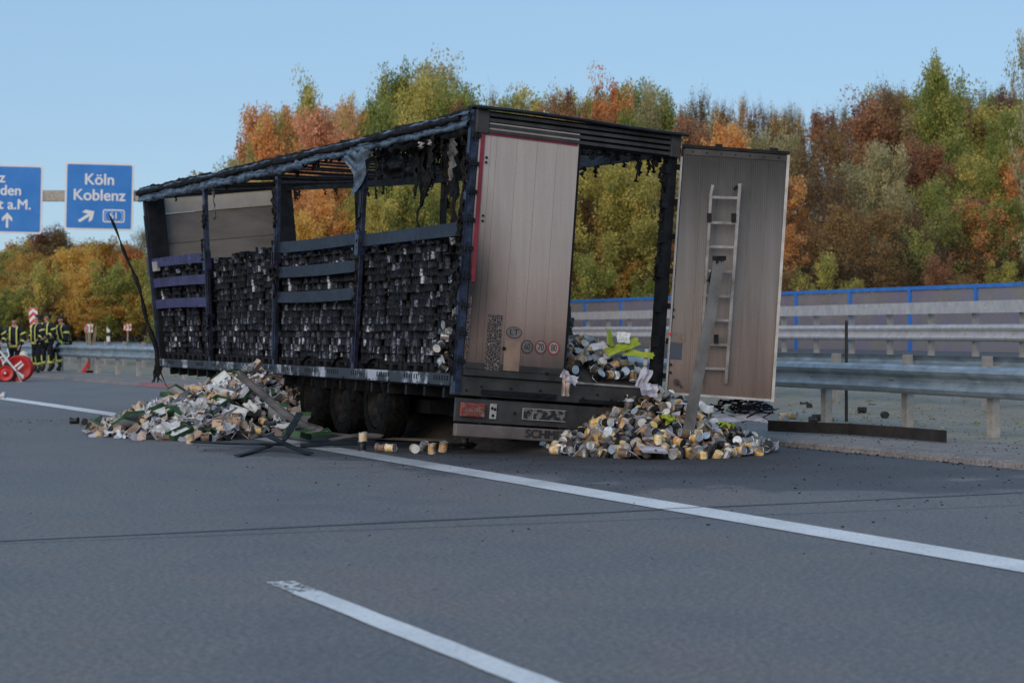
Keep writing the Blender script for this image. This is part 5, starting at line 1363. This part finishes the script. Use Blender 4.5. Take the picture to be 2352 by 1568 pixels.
# ---- heap on the trailer floor behind the sill
def ht(w, s):
    e = min(1, max(0, (s - .0) / .9)); l_ = max(0, 1 - (w - 1.25) / .55)
    return .14 + .46 * e ** .8 * (.75 + .25 * math.sin(w*4)) + .32 * l_ * min(1, max(0, s) / .3)
def inheap():
    w = U(1.32, 2.42); s = U(.06, 1.25)
    return Vector((w, s, ht(w, s)))
GT = 'cans spilled inside the rear opening of the trailer'
mb = MB(); mb.grid(lambda a, b: (1.28 + 1.18*a, .05 + 2.6*b, max(.115, ht(1.28+1.18*a, .05+2.6*b) * (1 if b < .45 else max(.2, 1.5-1.2*b)) - .07)), 16, 24)
o = mb.build('rubble', MT['rubble'], trailer, False, TD, kind='stuff'); o.parent = None; o.location = (BX, BY, 0); o.rotation_euler = (0,0,TH); o['label'] = 'burnt rubble on the trailer floor behind the sill'
for p in poisson(95, inheap, .09, 20000):
    k = rnd.choice(['yellow','orange','orange','brown','brown','cream','bare','burnt','burnt','burnt'])
    can(TW(p.x, p.y, p.z + .03), rrot(), k, rnd.choice(['tin','bluish','white','dark']), KW[k] + ' can lying on the trailer floor inside the rear opening', GT)
for k in range(15):   # burnt column of cans still standing by the closed door
    w = 1.33 + U(0, .10) + .0; h = .45 + (k // 3) * .12; can(TW(w + (k % 3)*.05, .25 + U(0,.3), h), (U(-.3,.3), U(-.3,.3), U(0,6)), 'burnt', rnd.choice(['dark','bluish','tin']), 'burnt black can in the leaning column beside the closed door', 'burnt column of cans beside the closed door')
for px, py, a, b, rot, c, lab in ((1430,797,.42,.12,(.8,-.35,.3),'lime','long lime green card slanting across the cans in the rear opening'), (1462,812,.4,.08,(1.1,.12,-.2),'lime','narrow lime green strip reaching the right rear post'),
        (1432,775,.15,.13,(1.2,.1,.1),'white','pale blue white card standing at the back of the can heap'), (1400,775,.12,.22,(1.2,.2,.9),'lime','upright lime green card edge at the top of the can heap'),
        (1375,795,.2,.12,(.6,-.2,.5),'white','greyish card lying on the cans beside the burnt column'), (1484,820,.05,.2,(1.3,.2,.2),'lav','pale blue torn strip hanging at the right post'), (1410,812,.25,.08,(.7,-.3,.2),'lav','narrow white card under the slanting green one')):
    inst('cardboard_sheet', crumpled(len(lab), a, b, .02, PP[c], 'cardboard_sheet', 6, 4), P(px, py, 22.95), rot, label=lab, cat='cardboard')
# cans slumping at the rear end of the side
for p in poisson(18, lambda: (lambda s, h: Vector((U(.0,.12), s, h)) if h < 1.15 - (s-.1)*.9 else None)(U(.1,.75), U(.15,1.25)), .09):
    k = rnd.choice(['burnt','burnt','brown','bare','yellow']); can(TW(p.x, p.y, p.z), rrot(), k, rnd.choice(['tin','white','dark','bluish']), KW[k] + ' can slumping out behind the rear corner post', 'cans slumping behind the rear corner post')

# ---- single cans on the road and gravel
SINGLE = [(833,1022,'cream','tin',0,'can standing on another left of the row on the white line'),(832,1030,'burnt','tin',0,'burnt can left of the row on the white line'),(876,1033,'brown','tin',1,'brown can lying end to end with a yellow one on the white line'),(897,1034,'yellow','tin',1,'yellow can lying end to end with a brown one on the white line'),
 (952,1036,'orange','white',2,'can showing its round copper coloured end'),(972,1031,'bare','tin',3,'tilted silver can between a round end and an upright can'),(993,1036,'orange','tin',0,'upright orange can near the bumper'),(1018,1034,'orange','tin',4,'slightly tipped orange can nearest the bumper'),(1067,1022,'burnt','dark',0,'dark upright can in the shadow below the bumper'),
 (1276,1040,'yellow','tin',1,'yellow can at the left front tip of the heap'),(1345,1042,'yellow','tin',1,'yellow can in front of the heap, silver end to the right'),(1362,1044,'brown','tin',2,'scorched can showing its round brown end in front of the heap'),(1503,1046,'burnt','dark',0,'black upright can standing in front of the heap'),
 (1575,1040,'bare','tin',2,'can with a bright ringed end facing the road'),(1601,1035,'cream','tin',0,'cream can standing right of the plank foot'),(1620,1048,'burnt','dark',2,'burnt can furthest out on the road'),(1441,1046,'burnt','dark',1,'flattened black can in front of the heap'),(1687,1022,'yellow','tin',0,'yellow can on the green carton strip'),
 (1655,1018,'orange','tin',1,'orange labelled can right of the plank'),(1738,986,'brown','tin',2,'round ended can in front of the fallen black beam'),(2035,1004,'bare','dark',1,'single silver edged can in front of the bent black beam'),
 (171,969,'burnt','dark',1,'small black can lying left of the carton heap'),(194,972,'brown','dark',2,'brown can end left of the carton heap'),(437,1013,'cream','tin',0,'cream can in front of the carton heap'),(474,1010,'brown','dark',1,'brown can in front of the carton heap beside a cream one')]
ROTS = [(0,0,0), (math.pi/2, 0, 1.3), (math.pi/2, 0, .2), (.5, .4, .3), (.15, .12, 0)]
for px, py, k, ld, rr, lab in SINGLE:
    p = G(px, py + (6 if rr == 0 else 4), 0); p.z = .059 if rr in (0, 4) else .05
    if py == 1022 and px == 833: p = G(834, 1035, 0); p.z = .155
    if px > 2000: p.z += .09
    rx, ry, rz = ROTS[rr]; can(p, (rx, ry, rz + U(-.3,.3)), k, ld, lab)
for px, py, k, rr, lab in ((1798,956,'cream',1,'left one of two pale cans on the gravel beside the door'),(1822,957,'cream',1,'right one of two pale cans on the gravel beside the door'),(1800,966,'cream',2,'pale can end in front of two pale cans on the gravel'),(1847,930,'burnt',1,'black can on the gravel beside a second black can'),(1859,934,'burnt',2,'second black can on the gravel, the right one of the pair'),
    (1876,962,'burnt',1,'black can on the gravel left of the thin pole'),(1897,935,'bare',2,'silver can half behind a barrier post'),(1980,944,'burnt',1,'black can on the gravel between two posts'),(2003,936,'burnt',2,'small black can behind the others on the gravel'),(2032,955,'burnt',2,'larger black can on the gravel right of the thin pole'),(1868,968,'burnt',1,'flattened black can beside the fallen beam')):
    p = G(px, py + 5, .10); p.z = .15; rx, ry, rz = ROTS[rr]; can(p, (rx, ry, rz + U(-.4,.4)), k, 'dark' if k == 'burnt' else 'tin', lab)

# ---- bars, planks and strips
def bar(pts, wd, th, name, label, cat, mat, up=(0,0,1), chan=False):
    mb = MB(); pts = [Vector(p) for p in pts]; upv = Vector(up); n = 8 if chan else 4
    for i, p in enumerate(pts):
        d = (pts[min(i+1,len(pts)-1)] - pts[max(i-1,0)]).normalized(); s = d.cross(upv).normalized(); u2 = s.cross(d).normalized()
        if chan: prof = [(-wd/2,0),(wd/2,0),(wd/2,th),(wd/2-.006,th),(wd/2-.006,.006),(-wd/2+.006,.006),(-wd/2+.006,th),(-wd/2,th)]
        else: prof = [(-wd/2,-th/2),(wd/2,-th/2),(wd/2,th/2),(-wd/2,th/2)]
        mb.v += [tuple(p + s*a + u2*b) for a, b in prof]
    for i in range(len(pts)-1):
        for k in range(n): mb.f.append((i*n+k, (i+1)*n+k, (i+1)*n+(k+1)%n, i*n+(k+1)%n)); mb.m.append(0)
    mb.f += [tuple(range(n)), tuple((len(pts)-1)*n+k for k in range(n))[::-1]]; mb.m += [0,0]
    return mb.build(name, MT[mat], label=label, cat=cat)
A = P(1652, 592, 22.60); B = P(1577, 1028, 21.55)
bar([A.lerp(B, t) + Vector((.012*math.sin(t*6), 0, 0)) for t in np.linspace(0,1,10)], .125, .03, 'plank', 'long grey scorched metal plank leaning against the open door', 'plank', 'beamplate', (0,1,.0), True)
mb = MB(); mb.box(-.075,.075,-.03,.03,-.03,.02); o = mb.build('charred_end_cap', MT['char']); o.parent = bpy.data.objects['plank']; o.location = A
shp = crumpled(77, .08, .3, .05, MT['char'], 'charred_strap'); o = inst('charred_strap', shp, A + Vector((-.06, -.04, -.16)), (1.4, .5, .2)); o.parent = bpy.data.objects['plank']
# ladder
lad = empty('ladder', P(1640, 880, 22.84), label='sooty aluminium ladder fixed upright to the open door', cat='ladder'); lb = lad.location
def seg(a, b, w, t, name, par):
    a = a - lb; b = b - lb; mb = MB(); d = (b - a).normalized(); s = d.cross(Vector((0,1,0))).normalized() * w/2; f = Vector((0, t/2, 0))
    mb.add([a-s-f,a+s-f,a+s+f,a-s+f,b-s-f,b+s-f,b+s+f,b-s+f], [(0,3,2,1),(4,5,6,7),(0,1,5,4),(1,2,6,5),(2,3,7,6),(3,0,4,7)]); return mb.build(name, MT['ladder'] if 'clip' not in name else MT['frameblk'], par)
LY = 22.80
rl = lambda y: (1634 - (y-425)*(1634-1606)/455, 1699 - (y-422)*(1699-1667)/455)
seg(P(1637,425,LY), P(rl(452)[0]-1,452,LY), .03, .03, 'rail', lad); seg(P(rl(448)[0],448,LY), P(rl(878)[0],878,LY), .03, .05, 'rail', lad); seg(P(rl(422)[1],422,LY), P(rl(880)[1],880,LY), .035, .05, 'rail', lad)
for y in (453, 511, 566, 622, 679, 734, 790, 845): a, b = rl(y); seg(P(a, y, LY), P(b, y+2, LY), .03, .03, 'rung', lad)
for x, y in ((1629,500),(1685,500),(1645,778)): seg(P(x, y-10, LY-.03), P(x, y+10, LY-.03), .05, .05, 'clip', lad)
seg(P(1694,428,LY+.0), P(1686,436,LY-.02), .04, .04, 'clip', lad)
# fallen black beam on the island
q = [G(1765, 990, .1), G(1850, 994, .1), G(1950, 998, .1), G(2060, 1006, .1), G(2172, 1016, .1)]
for p in q: p.z = .10 + .07
bar(q, .03, .135, 'fallen_beam', 'bent black beam lying on the island below the crash barrier', 'beam', 'poled')
o = bpy.data.objects['fallen_beam']
# thin pole against the barrier
mb = MB(); pb = G(1944, 968, .1); mb.tube([(0,0,0), (0,0,1.38)], .022, 10); mb.tube([(0,0,1.38),(0,0,1.41)], [.022,.012], 10)
mb.build('thin_pole', MT['poled'], loc=pb, label='thin dark pole standing upright in front of the crash barrier', cat='pole')
mb = MB(); mb.tube([(0,0,.68),(0,0,.71)], .026, 10); o = mb.build('ring', MT['wood'], loc=(0,0,0)); o.parent = bpy.data.objects['thin_pole']
# charred curtain pole sticking out at the front left
fb = side(372, 858); pa = TW(-.05, min(13.6, fb[0]), .0); ptop = P(248, 489, pa.y - .2)
pts = [pa.lerp(ptop, t) + Vector((.10*math.sin(t*math.pi) + .02*math.sin(t*15), 0, .02*math.sin(t*11))) for t in np.linspace(-.03, 1, 18)]
mb = MB(); mb.tube(pts, [.045 + .012*math.sin(i*2.1) - .0016*i for i in range(18)], 7); mb.build('charred_pole', MT['char'], label='thin charred pole leaning out to the left from the trailer front', cat='pole')
r8 = random.Random(8); mb = MB()
for k in range(9):
    p0 = pa + Vector((r8.uniform(-.05,.08), -.05, .02)); mb.tube([p0, p0 + Vector((r8.uniform(-.05,.05), 0, -.12)), p0 + Vector((r8.uniform(-.1,.12), 0, -.3))], [.02,.016,.006], 5)
mb.tube([pa + Vector((.03,0,-.1)), pa + Vector((.14,0,-.34)), pa + Vector((.3,-.1,-.45)), pa + Vector((.42,-.3,-.55))], .007, 5)
o = mb.build('hanging_wires', MT['char']); o.parent = bpy.data.objects['charred_pole']
# strips in front of the wheels
def gp(px, py, h): p = G(px, py + 0, h); return p
S1 = [P(548,862,26.3), P(590,895,25.9), P(640,940,25.3), P(690,974,24.8), P(745,993,24.3)]
bar(smooth_path(S1, .15), .10, .03, 'scorched_strip', 'long scorched metal strip slanting down over the carton heap', 'metal strip', 'brownstrip', (0,-.75,.66), True)
def low(pts, wd, label, mat='frameblk', up=(0,-.3,1)):
    q = [G(x, y, h) for x, y, h in pts]; bar(smooth_path(q, .12), wd, .012, 'scorched_strip', label, 'metal strip', mat, up)
low([(545,1046,.02),(580,1037,.02),(625,1022,.06),(650,1013,.12),(668,985,.25),(690,945,.42)], .075, 'black curled strip whose lower end points left on the road')
low([(590,1005,.10),(612,1000,.16),(640,1012,.13),(680,1030,.05),(718,1043,.02)], .08, 'black curled strip crossing over the other one and ending at right')
low([(440,1014,.04),(520,1018,.04),(610,1020,.05),(670,1021,.04)], .05, 'long thin black rod lying in front of the carton heap')
low([(740,993,.08),(850,1004,.06),(960,1009,.05),(1060,1010,.05)], .06, 'long thin strip lying in front of the trailer wheels', 'brownstrip')
low([(690,1022,.03),(800,1018,.05),(950,1020,.04),(1040,1022,.05),(1120,1016,.04)], .12, 'long flat black strip lying in the shadow in front of the wheels')
low([(760,1010,.05),(830,998,.1),(900,1003,.08)], .09, 'short bent strip leaning at the middle wheel', 'brownstrip')
for k, (x0, y0, x1, y1) in enumerate(((700,1012,735,1000),(640,1008,720,1016))):
    g = G((x0+x1)/2, (y0+y1)/2, .05); inst('carton_tray', TRAYS[k], g + Vector((0,0,.03)), (.2,.1*k,.3+k), (1.1,.9,1), label=('white card tray under the black strips' if k else 'white card tray nearest the front wheel'), cat='carton tray')
# ---- black crumbs scattered over road and island
vs = []; fs = []; r9 = random.Random(9)
def crumb(x, y, z, s):
    o = len(vs); 
    for a, b, c in ((-1,-1,0),(1,-.8,0),(1,1,0),(-.8,1,0),(-.4,-.5,.8),(.6,-.3,1),(.4,.6,.7),(-.6,.5,.9)): vs.append((x + a*s*r9.uniform(.5,1.2), y + b*s*r9.uniform(.5,1.2), z + c*s*r9.uniform(.2,.8)))
    fs.extend([(o+3,o+2,o+1,o),(o+4,o+5,o+6,o+7),(o,o+1,o+5,o+4),(o+1,o+2,o+6,o+5),(o+2,o+3,o+7,o+6),(o+3,o,o+4,o+7)])
for k in range(1900):
    t = r9.random()
    if t < .55: px, py = r9.gauss(1150, 330), 1020 + abs(r9.gauss(0, 38))
    elif t < .72: px, py = r9.uniform(0, 420), 960 + abs(r9.gauss(0, 14))
    elif t < .94: px, py = r9.uniform(1300, 2400), 1050 + abs(r9.gauss(0, 70))
    else: px, py = r9.uniform(0, 2400), r9.uniform(1050, 1300)
    p = G(px, py); u, v = to_uv(p.x, p.y)
    crumb(p.x, p.y, .001 if v < KV else .085, r9.choice([.004,.005,.006,.009,.015 if r9.random()<.2 else .005]))
for k in range(900):
    px, py = r9.uniform(1600, 2400), r9.uniform(930, 1065); p = G(px, py, .1); u, v = to_uv(p.x, p.y)
    if v > KV + .4: crumb(p.x, p.y, islz(v), r9.choice([.006,.009,.014]))
for k in range(420):   # heavier line of cinders along the kerb and by the left heap
    u = r9.uniform(-2, 34); p = RD(u, KV - abs(r9.gauss(0,.1)), 0); crumb(p.x, p.y, .001, r9.choice([.008,.014,.022]))
mb = MB(); mb.v = vs; mb.f = fs; mb.m = [0]*len(fs); mb.build('cinders', MT['char'], kind='stuff', label='black cinders scattered over the road and island')
# weeds between the barriers
rg = np.random.default_rng(8); c = []; rd = []
for k in range(500):
    u = rg.uniform(6, 60); v = rg.choice([rg.normal(17.3,.7), rg.normal(15.6,.6), rg.normal(20,1)]); p = RD(u, v); c.append((p.x, p.y, islz(v) + .02)); rd.append(rg.uniform(.03,.09))
me = leaves_mesh('weeds', c, rd, 14, .028, 9, LEAF['olive']); inst('weeds', me, (0,0,0), kind='stuff', label='low yellowish weeds on the gravel between the barriers')

# ================================================================ firefighters and their gear
def skin(name, J, E, mat, parent, root, sub=1):
    me = bpy.data.meshes.new(name); keys = list(J); me.from_pydata([J[k][0] for k in keys], [(keys.index(a), keys.index(b)) for a, b in E], [])
    bm = bmesh.new(); bm.from_mesh(me); lay = bm.verts.layers.skin.verify(); bm.verts.ensure_lookup_table()
    for i, k in enumerate(keys):
        r = J[k][1]; bm.verts[i][lay].radius = (r, r) if not isinstance(r, tuple) else r; bm.verts[i][lay].use_root = (k == root)
    bm.to_mesh(me); bm.free(); o = bpy.data.objects.new(name, me); COL.objects.link(o); me.materials.append(mat)
    m = o.modifiers.new('skin', 'SKIN'); m.use_smooth_shade = True; m.branch_smoothing = .3
    s = o.modifiers.new('sub', 'SUBSURF'); s.levels = s.render_levels = sub
    if parent: o.parent = parent
    return o
def firefighter(loc, rz, label, pose, hair='hair', bald=False):
    V = Vector; p = dict(hipz=.95, lean=(0,0), elbL=(-.27,.02,1.18), wrL=(-.22,-.16,1.0), elbR=(.27,.02,1.18), wrR=(.22,-.16,1.0), knL=(-.12,-.03,.50), anL=(-.13,.02,.09), knR=(.12,-.03,.50), anR=(.13,.02,.09), look=0); p.update(pose)
    hz = p['hipz']; lx, ly = p['lean']; T = lambda z: V((lx*(z-hz), ly*(z-hz), z)); off = hz - .95
    def tz(z): return T(z + off)
    pel, sp_, ch, nk, hd_, tp = tz(.95), tz(1.15), tz(1.38), tz(1.52), tz(1.63), tz(1.73)
    shL, shR = ch + V((-.185,0,.05)), ch + V((.185,0,.05)); hipL, hipR = pel + V((-.095,0,-.03)), pel + V((.095,0,-.03))
    eL, wL, eR, wR = (V(p[k]) + (V((0,0,off)) + V((lx*.3, ly*.3, 0))) for k in ('elbL','wrL','elbR','wrR'))
    kL, aL, kR, aR = (V(p[k]) for k in ('knL','anL','knR','anR'))
    yaw = Matrix.Rotation(p['look'], 3, 'Z'); fwd = yaw @ V((0,-1,0)); sx = yaw @ V((1,0,0))
    J = {'pel':(pel,.13),'sp':(sp_,.13),'ch':(ch,.14),'nk':(nk,.055),'jaw':(hd_ + fwd*.03 + V((0,0,-.045)),.062),'hd':(hd_ + V((0,0,.02)),.092),'tp':(tp + V((0,0,-.03)),.07),'nose':(hd_ + fwd*.105,.014),'earL':(hd_ - sx*.088,.018),'earR':(hd_ + sx*.088,.018),
         'shL':(shL,.065),'eL':(eL,.045),'wL':(wL,.03),'shR':(shR,.065),'eR':(eR,.045),'wR':(wR,.03),'hL':(hipL,.09),'kL':(kL,.06),'aL':(aL,.045),'hR':(hipR,.09),'kR':(kR,.06),'aR':(aR,.045)}
    E = [('pel','sp'),('sp','ch'),('ch','nk'),('nk','jaw'),('jaw','hd'),('hd','tp'),('jaw','nose'),('hd','earL'),('hd','earR'),('ch','shL'),('shL','eL'),('eL','wL'),('ch','shR'),('shR','eR'),('eR','wR'),('pel','hL'),('hL','kL'),('kL','aL'),('pel','hR'),('hR','kR'),('kR','aR')]
    for s_, w_, e_ in (('L', wL, eL), ('R', wR, eR)):
        d = (w_ - e_).normalized(); sd = d.cross(V((0,0,1))).normalized(); pm = w_ + d*.07; J['p'+s_] = (pm, .026); E.append(('w'+s_, 'p'+s_))
        for i, (o_, L_) in enumerate(((-.03,.065),(-.01,.08),(.012,.075),(.032,.06))):
            a = pm + sd*o_ + d*.03; J[f'f{i}{s_}'] = (a, .009); J[f'g{i}{s_}'] = (a + (d*.7 + V((0,-.2,-.6)))*L_*.7, .0085); E += [('p'+s_, f'f{i}{s_}'), (f'f{i}{s_}', f'g{i}{s_}')]
        J['t'+s_] = (w_ + d*.03 + sd*(-.045 if s_=='L' else .045), .010); J['u'+s_] = (w_ + d*.07 + sd*(-.06 if s_=='L' else .06), .009); E += [('w'+s_, 't'+s_), ('t'+s_, 'u'+s_)]
    body = skin('person', J, E, MT['skin'], None, 'pel'); body.location = loc; body.rotation_euler = (0,0,rz); tag(body, label, 'firefighter', 'firefighters at the roadside')
    JJ = {'pel':(pel + V((0,0,-.06)),.172),'sp':(sp_,.165),'ch':(ch,.165),'co':(nk + V((0,0,-.03)),.085),'shL':(shL,.098),'eL':(eL,.078),'wL':(eL.lerp(wL,.98),.055),'shR':(shR,.098),'eR':(eR,.078),'wR':(eR.lerp(wR,.98),.055)}
    skin('jacket', JJ, [('pel','sp'),('sp','ch'),('ch','co'),('ch','shL'),('shL','eL'),('eL','wL'),('ch','shR'),('shR','eR'),('eR','wR')], MT['turnout'], body, 'pel')
    JT = {'pel':(pel + V((0,0,-.02)),.145),'hL':(hipL + V((0,0,-.04)),.115),'kL':(kL,.095),'aL':(kL.lerp(aL,.78),.085),'hR':(hipR + V((0,0,-.04)),.115),'kR':(kR,.095),'aR':(kR.lerp(aR,.78),.085)}
    skin('trousers', JT, [('pel','hL'),('hL','kL'),('kL','aL'),('pel','hR'),('hR','kR'),('kR','aR')], MT['trouser'], body, 'pel')
    for a_, k_ in ((aL, kL), (aR, kR)):
        skin('boot', {'s':(a_ + (k_-a_)*.3,.07),'a':(a_ + V((0,0,-.01)),.068),'t':(a_ + V((0,-.17,-.035)),.05)}, [('s','a'),('a','t')], MT['boot'], body, 'a')
    def band(a, b, t0_, t1_, r, nm='reflective_band'):
        mb = MB(); q0, q1 = a.lerp(b, t0_), a.lerp(b, t1_); mb.tube([q0, q1], r, 14, cap=False); mb.build(nm, MT['hivis'], body, smooth=True, solid=.004)
    band(shL, eL, .48, .66, .096); band(shR, eR, .48, .66, .096); band(eL, wL, .42, .60, .076); band(eR, wR, .42, .60, .076)
    band(kL, aL, .42, .6, .104); band(kR, aR, .42, .6, .104)
    mb = MB(); q = pel + V((0,0,-.04)); mb.tube([q + V((0,0,-.04)), q + V((0,0,.03))], .187, 20, cap=False); mb.build('waist_band', MT['hivis'], body, smooth=True, solid=.004)
    for sgn in (-1, 1):
        for yy in (-1, 1):
            pts = [pel + V((sgn*.105, yy*.158, .0)), sp_ + V((sgn*.10, yy*.162, 0)), ch + V((sgn*.10, yy*.160, 0)), ch + V((sgn*.105, yy*.10, .105))]
            mb = MB()
            for i in range(3):
                a, b = pts[i], pts[i+1]; h = V((.021,0,0)); mb.add([a-h,a+h,b+h,b-h], [(0,1,2,3)])
            mb.build('reflective_stripe', MT['hivis'], body, solid=.006)
        kk, hh, aa = (kL, hipL, aL) if sgn < 0 else (kR, hipR, aR)
        mb = MB(); d = V((0,-.100,0)) if abs(kk.z - hh.z) > .25 else V((0,0,.1)); h = V((.02,0,0)); a = kk + d*.99; b = kk.lerp(aa, .45) + V((0,-.1,0)); mb.add([a-h,a+h,b+h,b-h], [(0,1,2,3)]); mb.build('reflective_stripe', MT['hivis'], body, solid=.006)
    if not bald:
        mb = MB(); c = hd_ + V((0,0,.035)) - fwd*.018
        mb.lathe([(.096,.035),(.100,.05),(.090,.08),(.055,.108),(.0,.118)], 'z', 14, c); mb.lathe([(.07,-.06),(.082,.0),(.08,.05),(.05,.09)], 'z', 12, c - fwd*.028); mb.build('hair', MT[hair], body, smooth=True)
    mb = MB()
    for sg in (-1, 1): mb.tube([hd_ + fwd*.082 + sx*sg*.034 + V((0,0,.018)), hd_ + fwd*.092 + sx*sg*.034 + V((0,0,.018))], .011, 6)
    mb.tube([hd_ + fwd*.087 - sx*.02 + V((0,0,-.055)), hd_ + fwd*.087 + sx*.02 + V((0,0,-.055))], .006, 5)
    mb.build('eyes_and_mouth', MT['hair'], body)
    return body
def at(px, Y, z=None):
    x = (px-1176)/F*Y; u, v = to_uv(x, Y); return Vector((x, Y, islz(v) if v > KV + .4 else 0.0))
firefighter(at(33, 59.5), .0, 'firefighter with bare forehead facing the camera behind the hose reel', dict(wrL=(-.10,-.24,1.0), wrR=(.22,-.22,.92), elbL=(-.30,-.02,1.16), elbR=(.32,-.02,1.16)), bald=True)
firefighter(at(86, 60.6), -.75, 'firefighter standing with his face turned left, in front of a taller colleague', dict(look=-.9, wrL=(-.16,-.22,1.0), elbL=(-.29,.02,1.17), knR=(.13,-.08,.5)))
firefighter(at(108, 62.0), -.35, 'tallest firefighter, standing behind two others and looking down to the left', dict(hipz=.99, look=-.7, wrL=(-.08,-.25,.99), wrR=(.10,-.26,1.02), knL=(-.11,-.04,.52), knR=(.13,-.02,.52)))
firefighter(at(150, 62.9), -.6, 'firefighter sitting on the crash barrier beside the shovels', dict(hipz=.92, lean=(0,-.30), look=.3, knL=(-.15,-.42,.62), anL=(-.16,-.36,.10), knR=(.13,-.42,.60), anR=(.10,-.30,.10), wrL=(-.14,-.42,.82), wrR=(.10,-.42,.80), elbL=(-.27,-.14,1.08), elbR=(.27,-.12,1.08)))
firefighter(at(-14, 58.5), .3, 'firefighter mostly cut off by the left picture edge', dict(elbR=(.34,.0,1.2)))
hp = at(54, 58.9); mb = MB(); mb.lathe([(.155,-.02),(.15,.0),(.125,.04),(.115,.10),(.08,.155),(.0,.175)], 'z', 18); mb.lathe([(.12,-.02),(.155,-.025)], 'z', 18)
mb.build('helmet', MT['helmet'], loc=hp + Vector((0,0,.60)), smooth=True, label='pale green white helmet held by the bare-headed firefighter', cat='helmet')
# hose reel cart
cb = G(36, 876); cart = empty('hose_reel_cart', cb, .12, label='red hose reel cart with white frame standing at the left picture edge', cat='hose reel cart')
mm = cb.y / F
def cxy(px, py): return ((px-36)*mm, (876-py)*mm)
x, z = cxy(42, 846); R0 = .35
mb = MB(); mb.lathe([(R0,-.03),(R0+.008,-.015),(R0,0),(R0-.03,.006),(.28,.03),(.1,.03),(.0,.03)], 'y', 36, (x, -.02, z)); mb.lathe([(R0,.0),(R0,-.03),(R0-.03,-.036),(.27,-.01),(.1,-.01),(0,-.01)], 'y', 36, (x,-.02,z)); drum = mb.build('reel_disc', MT['red'], cart, smooth=True)
mb = MB(); mb.lathe([(R0,.5),(R0+.008,.48),(R0,.46),(0,.46)], 'y', 36, (x,-.02,z)); mb.build('reel_disc', MT['red'], cart, smooth=True)
mb = MB(); mb.lathe([(.24,.03),(.25,.1),(.24,.2),(.25,.3),(.24,.45)], 'y', 24, (x,-.02,z)); mb.build('hose_coil', MT['rimlight'], cart)
x2, z2 = cxy(15, 856); 
mb = MB(); mb.lathe([(.21,-.06),(.255,-.05),(.27,0),(.255,.05),(.21,.06)], 'y', 30, (x2,-.16,z2)); w_ = mb.build('wheel', MT['rubber'], cart, smooth=True)
mb = MB(); mb.lathe([(.215,-.05),(.19,-.055),(.15,-.03),(.06,-.035),(.05,-.07),(0,-.07)], 'y', 30, (x2,-.16,z2)); mb.build('rim', MT['red'], w_, smooth=True)
mb = MB(); mb.tube([(x2,-.235,z2),(x2,-.25,z2)], .03, 10); mb.build('hub', MT['white'], w_)
x3, z3 = cxy(-6, 832)
mb = MB(); mb.lathe([(.0,-.03),(.14,-.03),(.16,0),(.16,.05)], 'y', 24, (x3,-.05,z3)); mb.build('small_drum', MT['red'], cart, smooth=True)
def ctube(pts, r, name='frame_tube'):
    mb = MB(); mb.tube([(cxy(a,b)[0], c, cxy(a,b)[1]) for a, b, c in pts], r, 8); mb.build(name, MT['white'], cart)
ctube([(-12,795,-.3),(4,806,-.3),(20,826,-.3),(36,846,-.28),(56,868,-.28)], .028); ctube([(-6,822,-.3),(14,818,-.3),(30,838,-.3)], .02); ctube([(20,800,-.25),(24,816,-.28),(10,836,-.3)], .02)
ctube([(36,843,-.28),(52,830,-.26),(56,836,-.26),(44,848,-.28)], .03); ctube([(44,855,-.3),(57,864,-.3)], .03); ctube([(-8,808,-.3),(8,824,-.3),(12,838,-.3)], .015)
mb = MB(); mb.tube([(cxy(40,850)[0],-.32,cxy(40,850)[1]), (cxy(52,875)[0],-.36,.01)], .02, 6); mb.box(cxy(40,0)[0], cxy(56,0)[0], -.42, -.3, .0, .015); mb.build('support_foot', MT['post'], cart)
mb = MB(); mb.tube([(cxy(2,790)[0],-.2,cxy(2,790)[1]), (cxy(9,822)[0],-.25,cxy(9,822)[1])], .02, 6); mb.tube([(cxy(-10,786)[0],-.2,cxy(-10,786)[1]), (cxy(2,790)[0],-.2,cxy(2,790)[1])], .02, 6); mb.build('handlebar', MT['rubber'], cart)
g = G(4, 916); mb = MB(); mb.tube([(-.25,0,.06),(.02,0,.06)], .045, 10); mb.lathe([(.06,.0),(.075,.02),(.075,.06),(.05,.08)], 'x', 12, (0,0,.07)); mb.tube([(.0,-.05,.02),(.09,-.1,.015)], .02, 6)
mb.build('hose_coupling', MT['galv'], loc=g, label='metal hose coupling lying on the road at the left picture edge', cat='hose coupling')
# tools leaning at the barrier
def tool(px0, py0, px1, py1, label, kind):
    b = at(px0, 60.4); b = Vector((b.x, 60.4, .09)); t = P(px1, py1, 61.2); mb = MB(); mb.tube([(0,0,.03), tuple(t - b)], .016, 7)
    o = mb.build(kind, MT['wood'], loc=b, label=label, cat='shovel' if kind == 'shovel' else 'broom')
    mb = MB()
    if kind == 'shovel': mb.grid(lambda a, c: ((c-.5)*.09*(1-.3*a*a) - .16*a, -.10*a + .03*abs(c-.5), .34 - .34*a), 6, 4); mb.build('blade', MT['red'], o, solid=.006)
    else: mb.box(-.11,.11,-.04,.03,.0,.07); mb.build('brush', MT['post'], o)
tool(205, 855, 196, 745, 'red bladed shovel at the left of the tools leaning on the barrier', 'shovel')
tool(203, 855, 202, 750, 'second shovel of the tools leaning on the barrier', 'shovel')
tool(207, 853, 208, 738, 'tallest wooden handled broom of the leaning tools', 'broom')
tool(212, 853, 221, 748, 'wooden handled broom leaning furthest to the right', 'broom')
tool(201, 853, 219, 752, 'crossed wooden handled broom between the other tools', 'broom')
# stretch of kerb with red emergency light painted into its colour
strip('kerb_red_light_tint', MT['kerblit'], list(np.linspace(40.5, 49, 16)), lambda u: [(KV - .12 , .005), (KV - .004, .02), (KV + .015, .056), (KV + .09, .084), (KV + .25, .088)])
SC.render.film_transparent = False
